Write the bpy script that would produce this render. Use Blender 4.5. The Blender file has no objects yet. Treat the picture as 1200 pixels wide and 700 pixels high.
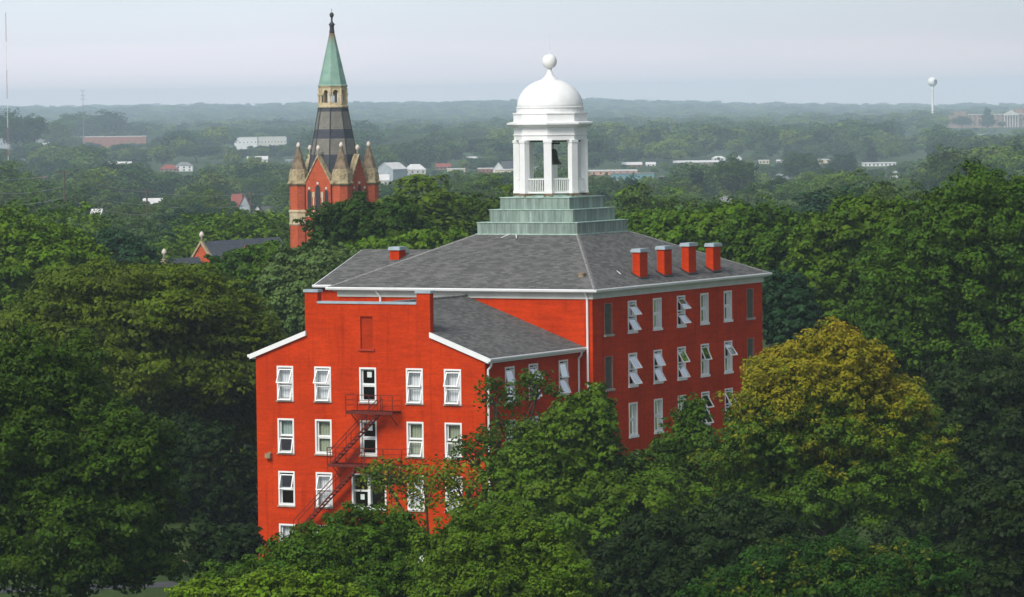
import bpy, bmesh, math, random
import numpy as np
from mathutils import Matrix, Vector
R = math.radians
sc = bpy.context.scene
col = sc.collection

# ------------------------------------------------------------------ camera
F = 5140.0; ROLL = 0.0125; HC = 29.5; PITCH = math.atan(230.0 / F)
cd = bpy.data.cameras.new('camera'); cam = bpy.data.objects.new('camera', cd); col.objects.link(cam)
cd.sensor_width = 36; cd.lens = 36 * F / 1200; cd.clip_start = 1; cd.clip_end = 60000
cam.matrix_world = Matrix.Translation((0, 0, HC)) @ Matrix.Rotation(math.pi / 2 - PITCH, 4, 'X') @ Matrix.Rotation(-ROLL, 4, 'Z')
sc.camera = cam

# ------------------------------------------------------------------ light
SUN = Vector((-0.40, -0.62, 0.68)).normalized()      # direction towards the sun
SUN_STRENGTH = 1.5; EXPOSURE = 1.08
SKY_LOW, SKY_HIGH, SKY_GLOW = 0.50, 0.30, 1.7
sel = math.asin(SUN.z); saz = math.atan2(SUN.x, SUN.y)
w = bpy.data.worlds.new('World'); sc.world = w; w.use_nodes = True
nt = w.node_tree; N = nt.nodes; N.clear(); K = nt.links
def wn(t, **k):
    n = N.new(t)
    for a, b in k.items(): setattr(n, a, b)
    return n
def wmath(op, a, b=None, clamp=False):
    n = wn('ShaderNodeMath', operation=op, use_clamp=clamp)
    for i, s in enumerate((a, b)):
        if s is None: continue
        if isinstance(s, (int, float)): n.inputs[i].default_value = s
        else: K.new(s, n.inputs[i])
    return n.outputs[0]
out = wn('ShaderNodeOutputWorld')
tc = wn('ShaderNodeTexCoord'); sep = wn('ShaderNodeSeparateXYZ'); K.new(tc.outputs['Generated'], sep.inputs[0])
sky = wn('ShaderNodeTexSky', sky_type='NISHITA', sun_disc=False, sun_elevation=sel, sun_rotation=saz,
         altitude=300, air_density=1.2, dust_density=3.0, ozone_density=1.0)
bgA = wn('ShaderNodeBackground'); K.new(sky.outputs[0], bgA.inputs[0]); bgA.inputs[1].default_value = 0.05
# overcast veil: pale lavender at the horizon, pale blue just above, dimmer grey overhead, brighter round the hidden sun
ramp = wn('ShaderNodeValToRGB'); e = ramp.color_ramp.elements
mp = wn('ShaderNodeMapRange'); mp.inputs[1].default_value = -0.02; mp.inputs[2].default_value = 0.18
nz = wn('ShaderNodeTexNoise'); nz.inputs['Scale'].default_value = 9; nz.inputs['Detail'].default_value = 3
mpg = wn('ShaderNodeMapping'); mpg.inputs['Scale'].default_value = (1, 1, 5); K.new(tc.outputs['Generated'], mpg.inputs[0]); K.new(mpg.outputs[0], nz.inputs['Vector'])
wob = wmath('MULTIPLY', wmath('SUBTRACT', nz.outputs[0], 0.5), 0.02)
K.new(wmath('ADD', sep.outputs[2], wob), mp.inputs[0]); K.new(mp.outputs[0], ramp.inputs[0])
e[0].position = 0.0; e[0].color = (0.36, 0.39, 0.44, 1)
e[1].position = 1.0; e[1].color = (0.17, 0.19, 0.22, 1)
for pos, c in ((0.09, (0.66, 0.56, 0.58)), (0.13, (0.60, 0.535, 0.57)), (0.17, (0.48, 0.485, 0.53)), (0.21, (0.45, 0.485, 0.52)), (0.4, (0.26, 0.30, 0.33))):
    x = e.new(pos); x.color = (*c, 1)
# darker towards the right of the view
az = wmath('MULTIPLY_ADD', sep.outputs[0], -1.5); az.node.inputs[2].default_value = 0.97
az = wmath('MINIMUM', wmath('MAXIMUM', az, 0.78), 1.06)
dot = wn('ShaderNodeVectorMath', operation='DOT_PRODUCT'); K.new(tc.outputs['Generated'], dot.inputs[0]); dot.inputs[1].default_value = SUN
glow = wmath('POWER', wmath('MAXIMUM', dot.outputs['Value'], 0.0), 2.0)
st = wmath('ADD', az, wmath('MULTIPLY', glow, SKY_GLOW))
bgB = wn('ShaderNodeBackground'); K.new(ramp.outputs[0], bgB.inputs[0]); K.new(st, bgB.inputs[1])
mixs = wn('ShaderNodeMixShader'); mixs.inputs[0].default_value = 0.80
K.new(bgA.outputs[0], mixs.inputs[1]); K.new(bgB.outputs[0], mixs.inputs[2]); K.new(mixs.outputs[0], out.inputs[0])
sl = bpy.data.lights.new('sun', 'SUN'); sl.energy = SUN_STRENGTH; sl.angle = R(22); sl.color = (1, 0.96, 0.89)
so = bpy.data.objects.new('sun', sl); col.objects.link(so); so.rotation_euler = (-SUN).to_track_quat('-Z', 'Y').to_euler()
sc.view_settings.view_transform = 'Standard'; sc.view_settings.look = 'None'; sc.view_settings.gamma = 1
sc.view_settings.exposure = EXPOSURE; sc.view_settings.use_curve_mapping = False
cy = sc.cycles
cy.max_bounces = 6; cy.diffuse_bounces = 4; cy.glossy_bounces = 2; cy.transmission_bounces = 4; cy.transparent_max_bounces = 8
cy.volume_bounces = 3; cy.use_denoising = True; cy.sample_clamp_indirect = 4; cy.caustics_reflective = False; cy.caustics_refractive = False
sc.render.use_persistent_data = False

# ------------------------------------------------------------------ picking points: pixel of the 1200x700 photograph + depth -> place
_cp, _sp, _cr, _sr = math.cos(PITCH), math.sin(PITCH), math.cos(ROLL), math.sin(ROLL)
def ray(x, y):
    dx, dy = x - 600, y - 350
    cx = (dx * _cr - dy * _sr) / F; cyy = -(dx * _sr + dy * _cr) / F
    return np.array([cx, cyy * _sp + _cp, cyy * _cp - _sp])
def at(x, y, Y):
    r = ray(x, y); return np.array([0, 0, HC]) + r * (Y / r[1])
def proj(P):
    d = np.asarray(P, float) - np.array([0, 0, HC])
    dep = d[..., 1] * _cp - d[..., 2] * _sp; up = d[..., 1] * _sp + d[..., 2] * _cp
    a = d[..., 0] / dep * F; b = -up / dep * F
    return 600 + a * _cr + b * _sr, 350 - a * _sr + b * _cr

# ------------------------------------------------------------------ helpers
def tag(o, label=None, cat=None, group=None, kind=None):
    if label: o['label'] = label
    if cat: o['category'] = cat
    if group: o['group'] = group
    if kind: o['kind'] = kind
    return o
def empty(name, loc=(0, 0, 0), rz=0, parent=None):
    o = bpy.data.objects.new(name, None); col.objects.link(o); o.location = loc; o.rotation_euler = (0, 0, rz)
    o.empty_display_size = 0.5
    if parent: o.parent = parent
    return o
def link(name, me, parent=None, loc=(0, 0, 0), rz=0):
    o = bpy.data.objects.new(name, me); col.objects.link(o); o.location = loc; o.rotation_euler = (0, 0, rz)
    if parent: o.parent = parent
    return o
class MB:
    """collects faces of several materials and builds ONE mesh, with metre-scaled UVs along each face"""
    def __init__(s): s.v = []; s.f = []; s.m = []
    def face(s, pts, m=0):
        i = len(s.v); s.v += [tuple(map(float, p)) for p in pts]; s.f.append(tuple(range(i, i + len(pts)))); s.m.append(m)
    def hexa(s, p, m=0):   # p: 8 points, bottom ring 0-3 ccw, top ring 4-7
        for q in ((0, 3, 2, 1), (4, 5, 6, 7), (0, 1, 5, 4), (1, 2, 6, 5), (2, 3, 7, 6), (3, 0, 4, 7)): s.face([p[k] for k in q], m)
    def box(s, x0, x1, y0, y1, z0, z1, m=0):
        s.hexa([(x0, y0, z0), (x1, y0, z0), (x1, y1, z0), (x0, y1, z0), (x0, y0, z1), (x1, y0, z1), (x1, y1, z1), (x0, y1, z1)], m)
    def bar(s, a, b, r, m=0, n=4, r2=None):
        a = Vector(a); b = Vector(b); d = (b - a)
        if d.length < 1e-6: return
        q = d.to_track_quat('Z', 'Y'); r2 = r if r2 is None else r2
        A = [a + q @ Vector((r * math.cos(2 * math.pi * (k + .5) / n), r * math.sin(2 * math.pi * (k + .5) / n), 0)) for k in range(n)]
        B = [b + q @ Vector((r2 * math.cos(2 * math.pi * (k + .5) / n), r2 * math.sin(2 * math.pi * (k + .5) / n), 0)) for k in range(n)]
        for k in range(n): s.face([A[k], A[(k + 1) % n], B[(k + 1) % n], B[k]], m)
        s.face(A[::-1], m); s.face(B, m)
    def path(s, pts, r, m=0, n=6):
        for a, b in zip(pts[:-1], pts[1:]): s.bar(a, b, r, m, n)
    def lathe(s, prof, n=24, m=0, c=(0, 0), ph=0, caps=True):
        rings = [[(c[0] + r * math.cos(ph + 2 * math.pi * k / n), c[1] + r * math.sin(ph + 2 * math.pi * k / n), z) for k in range(n)] for r, z in prof]
        for A, B in zip(rings[:-1], rings[1:]):
            for k in range(n): s.face([A[k], A[(k + 1) % n], B[(k + 1) % n], B[k]], m)
        if caps:
            if prof[0][0] > 1e-4: s.face(rings[0][::-1], m)
            if prof[-1][0] > 1e-4: s.face(rings[-1], m)
    def prism(s, poly, y0, y1, m=0, axis='y'):
        P = (lambda p, t: (p[0], t, p[1])) if axis == 'y' else ((lambda p, t: (t, p[0], p[1])) if axis == 'x' else (lambda p, t: (p[0], p[1], t)))
        A = [P(p, y0) for p in poly]; B = [P(p, y1) for p in poly]
        s.face(A, m); s.face(B[::-1], m)
        for k in range(len(poly)): j = (k + 1) % len(poly); s.face([A[k], B[k], B[j], A[j]], m)
    def build(s, name, mats, parent=None, loc=(0, 0, 0), rz=0, smooth=False, merge=True):
        return link(name, s.mesh(name, mats, smooth, merge), parent, loc, rz)
    def mesh(s, name, mats, smooth=False, merge=True):
        me = bpy.data.meshes.new(name); me.from_pydata(s.v, [], s.f)
        mats = mats if isinstance(mats, (list, tuple)) else [mats]
        for m in mats: me.materials.append(m)
        me.polygons.foreach_set('material_index', s.m)
        bm = bmesh.new(); bm.from_mesh(me)
        if merge: bmesh.ops.remove_doubles(bm, verts=bm.verts, dist=1e-4)
        bmesh.ops.recalc_face_normals(bm, faces=bm.faces)
        uv = bm.loops.layers.uv.new('UVMap')
        for f in bm.faces:
            n = f.normal; t = Vector((0, 0, 1)).cross(n)
            t = t.normalized() if t.length > 0.05 else Vector((1, 0, 0)); b = n.cross(t)
            for l in f.loops: l[uv].uv = (l.vert.co.dot(t), l.vert.co.dot(b))
            f.smooth = smooth
        bm.to_mesh(me); bm.free(); return me

# ------------------------------------------------------------------ materials
def mat(name, color=(0.5, 0.5, 0.5), rough=0.6, spec=0.3, build=None, metallic=0.0):
    m = bpy.data.materials.new(name); m.use_nodes = True; t = m.node_tree; b = t.nodes['Principled BSDF']
    b.inputs['Base Color'].default_value = (*color, 1); b.inputs['Roughness'].default_value = rough
    b.inputs['Specular IOR Level'].default_value = spec; b.inputs['Metallic'].default_value = metallic
    if build: build(t, b)
    return m
def nd(t, typ, ins=None, **k):
    n = t.nodes.new(typ)
    for a, b in k.items(): setattr(n, a, b)
    for a, b in (ins or {}).items():
        if hasattr(b, 'is_output'): t.links.new(b, n.inputs[a])
        else: n.inputs[a].default_value = b
    return n
def mixc(t, f, a, b, mode='MIX'):
    n = t.nodes.new('ShaderNodeMix'); n.data_type = 'RGBA'; n.blend_type = mode
    for i, s in ((0, f), (6, a), (7, b)):
        if hasattr(s, 'is_output'): t.links.new(s, n.inputs[i])
        else: n.inputs[i].default_value = s if i == 0 else (*s, 1)
    return n.outputs[2]
def ramp2(t, fac, stops):
    r = t.nodes.new('ShaderNodeValToRGB'); t.links.new(fac, r.inputs[0]); el = r.color_ramp.elements
    while len(el) < len(stops): el.new(0.5)
    for x, (p, c) in zip(el, stops): x.position = p; x.color = (*c, 1) if len(c) == 3 else c
    return r.outputs[0]
def speckle(scale=3.0, amt=0.15, dirt=0.0):
    """slight tone mottling + fine grain for any painted or metal surface"""
    def f(t, b):
        c = tuple(b.inputs['Base Color'].default_value)[:3]
        tcn = nd(t, 'ShaderNodeTexCoord')
        n1 = nd(t, 'ShaderNodeTexNoise', {'Vector': tcn.outputs['Object'], 'Scale': scale, 'Detail': 5.0})
        lo = tuple(x * (1 - amt) for x in c); hi = tuple(min(1, x * (1 + amt)) for x in c)
        o = ramp2(t, n1.outputs[0], [(0.3, lo), (0.7, hi)])
        t.links.new(o, b.inputs['Base Color'])
    return f
def brick_build(c, mortar, bw=0.22, bh=0.075, amt=0.16, bump=0.5, wear=0.0):
    def f(t, b):
        uv = nd(t, 'ShaderNodeUVMap'); tcn = nd(t, 'ShaderNodeTexCoord')
        br = nd(t, 'ShaderNodeTexBrick', {'Vector': uv.outputs[0], 'Color1': (*[x * (1 - amt) for x in c], 1), 'Color2': (*[min(1, x * (1 + amt)) for x in c], 1),
               'Mortar': (*mortar, 1), 'Scale': 1.0, 'Mortar Size': 0.008, 'Brick Width': bw, 'Row Height': bh, 'Mortar Smooth': 0.3})
        big = nd(t, 'ShaderNodeTexNoise', {'Vector': tcn.outputs['Object'], 'Scale': 0.35, 'Detail': 6.0, 'Roughness': 0.6})
        bands = nd(t, 'ShaderNodeMapping', {'Vector': tcn.outputs['Object'], 'Scale': (0.6, 0.6, 5.0)})
        str_ = nd(t, 'ShaderNodeTexNoise', {'Vector': bands.outputs[0], 'Scale': 1.0, 'Detail': 4.0})
        c1 = mixc(t, 1.0, br.outputs[0], ramp2(t, big.outputs[0], [(0.3, (0.82, 0.78, 0.74)), (0.7, (1.12, 1.14, 1.2))]), 'MULTIPLY')
        c2 = mixc(t, 1.0, c1, ramp2(t, str_.outputs[0], [(0.3, (0.86, 0.86, 0.86)), (0.7, (1.1, 1.12, 1.15))]), 'MULTIPLY')
        dm = nd(t, 'ShaderNodeMapping', {'Vector': tcn.outputs['Object'], 'Scale': (2.4, 2.4, 0.18)})
        dn = nd(t, 'ShaderNodeTexNoise', {'Vector': dm.outputs[0], 'Scale': 1.0, 'Detail': 4.0, 'Roughness': 0.7})
        c2 = mixc(t, 1.0, c2, ramp2(t, dn.outputs[0], [(0.34, (0.80, 0.76, 0.74)), (0.46, (1, 1, 1))]), 'MULTIPLY')
        t.links.new(c2, b.inputs['Base Color'])
        bp = nd(t, 'ShaderNodeBump', {'Height': br.outputs['Fac'], 'Strength': bump, 'Distance': 0.01}, invert=True)
        t.links.new(bp.outputs[0], b.inputs['Normal'])
    return f
def shingle_build(a, bb, cc, bw=0.33, bh=0.16):
    def f(t, b):
        uv = nd(t, 'ShaderNodeUVMap'); tcn = nd(t, 'ShaderNodeTexCoord')
        br = nd(t, 'ShaderNodeTexBrick', {'Vector': uv.outputs[0], 'Color1': (*a, 1), 'Color2': (*bb, 1), 'Mortar': (*cc, 1), 'Scale': 1.0,
               'Mortar Size': 0.012, 'Brick Width': bw, 'Row Height': bh, 'Mortar Smooth': 0.5, 'Bias': 0.0})
        vo = nd(t, 'ShaderNodeMapping', {'Vector': uv.outputs[0], 'Scale': (2.2, 1.4, 1)})
        n2 = nd(t, 'ShaderNodeTexNoise', {'Vector': vo.outputs[0], 'Scale': 1.0, 'Detail': 3.0, 'Roughness': 0.8})
        n1 = nd(t, 'ShaderNodeTexNoise', {'Vector': tcn.outputs['Object'], 'Scale': 0.3, 'Detail': 6.0})
        c1 = mixc(t, 1.0, br.outputs[0], ramp2(t, n2.outputs[0], [(0.3, (0.90, 0.90, 0.90)), (0.7, (1.09, 1.09, 1.09))]), 'MULTIPLY')
        c2 = mixc(t, 1.0, c1, ramp2(t, n1.outputs[0], [(0.3, (0.92, 0.92, 0.93)), (0.7, (1.07, 1.07, 1.06))]), 'MULTIPLY')
        t.links.new(c2, b.inputs['Base Color'])
        bp = nd(t, 'ShaderNodeBump', {'Height': br.outputs['Fac'], 'Strength': 0.6, 'Distance': 0.02}, invert=True); t.links.new(bp.outputs[0], b.inputs['Normal'])
    return f
def patina(t, b):
    uv = nd(t, 'ShaderNodeUVMap')
    m1 = nd(t, 'ShaderNodeMapping', {'Vector': uv.outputs[0], 'Scale': (2.6, 0.25, 1)})
    n1 = nd(t, 'ShaderNodeTexNoise', {'Vector': m1.outputs[0], 'Scale': 1.0, 'Detail': 6.0, 'Roughness': 0.75})
    br = nd(t, 'ShaderNodeTexBrick', {'Vector': uv.outputs[0], 'Color1': (0.8, 0.8, 0.8, 1), 'Color2': (1.12, 1.12, 1.12, 1), 'Mortar': (0.55, 0.58, 0.58, 1),
           'Scale': 1.0, 'Mortar Size': 0.012, 'Brick Width': 0.62, 'Row Height': 30.0})
    c = ramp2(t, n1.outputs[0], [(0.3, (0.10, 0.135, 0.12)), (0.45, (0.18, 0.235, 0.205)), (0.6, (0.27, 0.345, 0.295)), (0.75, (0.40, 0.48, 0.42))])
    t.links.new(mixc(t, 1.0, c, br.outputs[0], 'MULTIPLY'), b.inputs['Base Color'])
def verdigris(t, b):
    tcn = nd(t, 'ShaderNodeTexCoord'); sp = nd(t, 'ShaderNodeSeparateXYZ', {0: tcn.outputs['Object']})
    n1 = nd(t, 'ShaderNodeTexNoise', {'Vector': tcn.outputs['Object'], 'Scale': 0.9, 'Detail': 5.0})
    base = ramp2(t, n1.outputs[0], [(0.3, (0.16, 0.29, 0.23)), (0.7, (0.26, 0.40, 0.32))])
    ad = nd(t, 'ShaderNodeMath', {0: n1.outputs[0], 1: 2.2, 2: -1.1}, operation='MULTIPLY_ADD')
    ad2 = nd(t, 'ShaderNodeMath', {0: sp.outputs[2], 1: ad.outputs[0]}, operation='ADD')
    mr = nd(t, 'ShaderNodeMapRange', {'Value': ad2.outputs[0], 'From Min': 37.6, 'From Max': 39.5})
    t.links.new(mixc(t, mr.outputs[0], base, (0.17, 0.10, 0.05)), b.inputs['Base Color'])
def slate_bands(t, b):
    tcn = nd(t, 'ShaderNodeTexCoord'); sp = nd(t, 'ShaderNodeSeparateXYZ', {0: tcn.outputs['Object']}); uv = nd(t, 'ShaderNodeUVMap')
    br = nd(t, 'ShaderNodeTexBrick', {'Vector': uv.outputs[0], 'Color1': (0.85, 0.85, 0.85, 1), 'Color2': (1.15, 1.15, 1.15, 1), 'Mortar': (0.6, 0.6, 0.6, 1),
           'Scale': 1.0, 'Mortar Size': 0.02, 'Brick Width': 0.35, 'Row Height': 0.25})
    mr = nd(t, 'ShaderNodeMapRange', {'Value': sp.outputs[2], 'From Min': 19.0, 'From Max': 29.2})
    r = t.nodes.new('ShaderNodeValToRGB'); t.links.new(mr.outputs[0], r.inputs[0]); r.color_ramp.interpolation = 'CONSTANT'
    el = r.color_ramp.elements
    for x in range(3): el.new(0.5)
    D_, L_ = (0.055, 0.06, 0.075, 1), (0.19, 0.18, 0.15, 1)
    for x, (p, c) in zip(el, ((0.0, D_), (0.34, L_), (0.56, D_), (0.69, L_), (0.93, D_))): x.position = p; x.color = c
    t.links.new(mixc(t, 1.0, r.outputs[0], br.outputs[0], 'MULTIPLY'), b.inputs['Base Color'])
def cream_stain(t, b):
    tcn = nd(t, 'ShaderNodeTexCoord')
    n1 = nd(t, 'ShaderNodeTexNoise', {'Vector': tcn.outputs['Object'], 'Scale': 1.6, 'Detail': 6.0, 'Roughness': 0.7})
    t.links.new(ramp2(t, n1.outputs[0], [(0.35, (0.13, 0.10, 0.055)), (0.5, (0.36, 0.29, 0.17)), (0.7, (0.50, 0.42, 0.27))]), b.inputs['Base Color'])
M = {}
M['red_paint'] = mat('red_painted_brick', rough=0.8, spec=0.05, build=brick_build((0.56, 0.044, 0.004), (0.46, 0.034, 0.003), amt=0.10))
M['red_recess_shade'] = mat('shaded_red_brick', rough=0.8, spec=0.05, build=brick_build((0.40, 0.034, 0.004), (0.34, 0.028, 0.003), amt=0.10))  # wall paint again, darker: the recess shade is put into the colour
M['red_plain'] = mat('red_painted_trim', (0.40, 0.032, 0.01), 0.6, 0.2, speckle(2, 0.15))
M['white'] = mat('white_paint', (0.80, 0.80, 0.78), 0.45, 0.3, speckle(1.5, 0.05))
M['gutter'] = mat('white_gutter', (0.78, 0.79, 0.78), 0.35, 0.35, speckle(1.0, 0.06))
M['frieze'] = mat('pale_grey_frieze', (0.58, 0.59, 0.54), 0.6, 0.2, speckle(1.0, 0.08))
M['cap'] = mat('grey_blue_metal_coping', (0.34, 0.40, 0.43), 0.4, 0.4, speckle(1.5, 0.15))
M['stone_sill'] = mat('grey_stone_sill', (0.36, 0.33, 0.28), 0.8, 0.2, speckle(4, 0.25))
M['shingle'] = mat('grey_shingles', rough=0.9, spec=0.15, build=shingle_build((0.082, 0.082, 0.078), (0.155, 0.152, 0.143), (0.075, 0.074, 0.072), .46, .24))
M['ridge'] = mat('ridge_shingles', (0.20, 0.195, 0.185), 0.9, 0.15, speckle(5, 0.3))
M['copper'] = mat('patinated_copper', rough=0.55, spec=0.3, build=patina)
M['copper_top'] = mat('patinated_copper_ledge', (0.36, 0.48, 0.41), 0.6, 0.3, speckle(2, 0.3))
M['verdigris'] = mat('verdigris_spire', rough=0.55, spec=0.3, build=verdigris)
M['slate'] = mat('banded_slate', rough=0.6, spec=0.35, build=slate_bands)
M['slate_plain'] = mat('blue_grey_slate', rough=0.6, spec=0.3, build=shingle_build((0.085, 0.095, 0.115), (0.12, 0.13, 0.15), (0.06, 0.065, 0.08)))
M['rib'] = mat('dark_lead_rib', (0.03, 0.03, 0.035), 0.5, 0.4, speckle(2, 0.2))
M['cream'] = mat('cream_stone', (0.52, 0.43, 0.27), 0.8, 0.2, speckle(1.5, 0.2))
M['cream_old'] = mat('stained_cream_stone', rough=0.85, spec=0.15, build=cream_stain)
M['brown_stone'] = mat('brown_weathered_stone', (0.20, 0.15, 0.10), 0.85, 0.15, speckle(1.2, 0.45))
M['knob'] = mat('pinkish_white_stone', (0.62, 0.54, 0.48), 0.7, 0.2, speckle(3, 0.12))
M['church_brick'] = mat('orange_red_brick', rough=0.85, spec=0.15, build=brick_build((0.50, 0.09, 0.03), (0.36, 0.11, 0.06), amt=0.22))
M['old_brick'] = mat('dull_brown_brick', rough=0.85, spec=0.15, build=brick_build((0.24, 0.085, 0.05), (0.2, 0.12, 0.09), bw=0.4, bh=0.2, amt=0.2))
M['dark'] = mat('dark_interior', (0.012, 0.012, 0.014), 0.6, 0.2, speckle(1, 0.3))
M['iron'] = mat('rust_red_iron', (0.12, 0.015, 0.008), 0.6, 0.3, speckle(6, 0.4))
M['bell'] = mat('dark_bronze', (0.035, 0.035, 0.02), 0.45, 0.5, speckle(3, 0.3), metallic=0.4)
M['louver'] = mat('grey_green_louvres', (0.11, 0.125, 0.085), 0.6, 0.3, speckle(3, 0.2))
M['louver_edge'] = mat('faded_pink_frame', (0.34, 0.17, 0.14), 0.7, 0.2, speckle(3, 0.2))
M['paper'] = mat('pale_paper', (0.62, 0.68, 0.64), 0.8, 0.1, speckle(3, 0.06))
M['lampbox'] = mat('tan_lamp_housing', (0.28, 0.20, 0.12), 0.6, 0.3, speckle(6, 0.3))
M['wood_pole'] = mat('weathered_wood', (0.10, 0.075, 0.055), 0.85, 0.15, speckle(2, 0.3))
M['wire'] = mat('grey_wire', (0.25, 0.26, 0.27), 0.5, 0.3, speckle(1, 0.1))
M['steel'] = mat('galvanised_steel', (0.22, 0.23, 0.24), 0.5, 0.4, speckle(1, 0.1))
M['mast_red'] = mat('red_mast_paint', (0.45, 0.10, 0.07), 0.6, 0.3, speckle(1, 0.1))
M['bark'] = mat('tree_bark', (0.065, 0.05, 0.038), 0.9, 0.1, speckle(3, 0.4))
def curtain(t, b):
    uv = nd(t, 'ShaderNodeUVMap'); wv = nd(t, 'ShaderNodeTexWave', {'Vector': uv.outputs[0], 'Scale': 1.6, 'Distortion': 1.5}, wave_type='BANDS', bands_direction='X')
    c = tuple(b.inputs['Base Color'].default_value)[:3]
    t.links.new(ramp2(t, wv.outputs[0], [(0.0, tuple(x * 0.72 for x in c)), (0.6, c)]), b.inputs['Base Color'])
M['curtain_white'] = mat('white_curtain', (0.80, 0.79, 0.82), 0.9, 0.1, curtain)
M['curtain_green'] = mat('sage_blind', (0.40, 0.42, 0.31), 0.9, 0.1, curtain)
M['curtain_teal'] = mat('pale_teal_blind', (0.42, 0.50, 0.48), 0.9, 0.1, curtain)
def glass_mat():
    m = bpy.data.materials.new('window_glass'); m.use_nodes = True; t = m.node_tree; t.nodes.clear()
    o = t.nodes.new('ShaderNodeOutputMaterial'); tr = nd(t, 'ShaderNodeBsdfTransparent', {'Color': (0.86, 0.89, 0.88, 1)})
    gl = nd(t, 'ShaderNodeBsdfGlossy', {'Color': (1, 1, 1, 1), 'Roughness': 0.03}); fr = nd(t, 'ShaderNodeFresnel', {'IOR': 1.4})
    ad = nd(t, 'ShaderNodeMath', {0: fr.outputs[0], 1: 0.01}, operation='ADD'); mx = nd(t, 'ShaderNodeMixShader', {0: ad.outputs[0]})
    t.links.new(tr.outputs[0], mx.inputs[1]); t.links.new(gl.outputs[0], mx.inputs[2]); t.links.new(mx.outputs[0], o.inputs[0]); return m
M['glass'] = glass_mat()

def leaf_mat(name, mode='green'):
    m = bpy.data.materials.new(name); m.use_nodes = True; t = m.node_tree; b = t.nodes['Principled BSDF']; o = t.nodes['Material Output']
    oi = nd(t, 'ShaderNodeObjectInfo'); at_ = nd(t, 'ShaderNodeAttribute', attribute_name='tint'); at2 = nd(t, 'ShaderNodeAttribute', attribute_name='turn')
    base = oi.outputs['Color'] if mode != 'far' else ramp2(t, oi.outputs['Random'], [(0.0, (.014, .045, .010)), (0.2, (.075, .15, .012)), (0.35, (.020, .062, .016)), (0.5, (.05, .12, .016)), (0.65, (.15, .23, .014)), (0.8, (.022, .07, .012)), (1.0, (.09, .18, .03))])
    # clump-to-clump and leaf-to-leaf variation, and a touch per tree
    v = nd(t, 'ShaderNodeMath', {0: at_.outputs['Fac'], 1: 0.95, 2: 0.48}, operation='MULTIPLY_ADD')
    rv = nd(t, 'ShaderNodeMath', {0: oi.outputs['Random'], 1: 0.35, 2: 0.83}, operation='MULTIPLY_ADD')
    vv = nd(t, 'ShaderNodeMath', {0: v.outputs[0], 1: rv.outputs[0]}, operation='MULTIPLY')
    hh = nd(t, 'ShaderNodeMath', {0: oi.outputs['Random'], 1: -0.02, 2: 0.516}, operation='MULTIPLY_ADD')
    ht = nd(t, 'ShaderNodeMath', {0: at2.outputs['Fac'], 1: -0.03}, operation='MULTIPLY')
    h2 = nd(t, 'ShaderNodeMath', {0: hh.outputs[0], 1: ht.outputs[0]}, operation='ADD')
    hs = nd(t, 'ShaderNodeHueSaturation', {'Hue': h2.outputs[0], 'Saturation': 1.0, 'Value': vv.outputs[0], 'Color': base})
    cc = hs.outputs[0]
    if mode == 'autumn':
        cc = mixc(t, ramp2(t, at2.outputs['Fac'], [(0.78, (0, 0, 0)), (0.92, (1, 1, 1))]), cc, (0.36, 0.17, 0.008))
        cc = mixc(t, ramp2(t, at2.outputs['Fac'], [(0.22, (0, 0, 0)), (0.55, (0.8, 0.8, 0.8))]), cc, (0.27, 0.235, 0.008))
    t.links.new(cc, b.inputs['Base Color']); b.inputs['Roughness'].default_value = 0.55; b.inputs['Specular IOR Level'].default_value = 0.12
    tl = nd(t, 'ShaderNodeBsdfTranslucent', {'Color': cc}); mx = nd(t, 'ShaderNodeMixShader', {0: 0.22})
    t.links.new(b.outputs[0], mx.inputs[1]); t.links.new(tl.outputs[0], mx.inputs[2]); t.links.new(mx.outputs[0], o.inputs[0]); return m
M['leaf'] = leaf_mat('leaves'); M['leaf_autumn'] = leaf_mat('autumn_leaves', 'autumn'); M['leaf_far'] = leaf_mat('far_leaves', 'far')
def ground_build(t, b):
    tcn = nd(t, 'ShaderNodeTexCoord')
    n1 = nd(t, 'ShaderNodeTexNoise', {'Vector': tcn.outputs['Object'], 'Scale': 0.02, 'Detail': 8.0}); n2 = nd(t, 'ShaderNodeTexNoise', {'Vector': tcn.outputs['Object'], 'Scale': 1.5, 'Detail': 4.0})
    c1 = ramp2(t, n1.outputs[0], [(0.3, (0.030, 0.055, 0.014)), (0.7, (0.055, 0.085, 0.02))])
    t.links.new(mixc(t, 1.0, c1, ramp2(t, n2.outputs[0], [(0.3, (0.7, 0.7, 0.7)), (0.7, (1.25, 1.25, 1.2))]), 'MULTIPLY'), b.inputs['Base Color'])
M['ground'] = mat('grass_ground', rough=0.95, spec=0.1, build=ground_build)
M['path'] = mat('pale_paving', (0.30, 0.22, 0.15), 0.9, 0.15, speckle(1.0, 0.2))
M['road'] = mat('asphalt', (0.06, 0.06, 0.065), 0.9, 0.2, speckle(1.0, 0.2))

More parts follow.
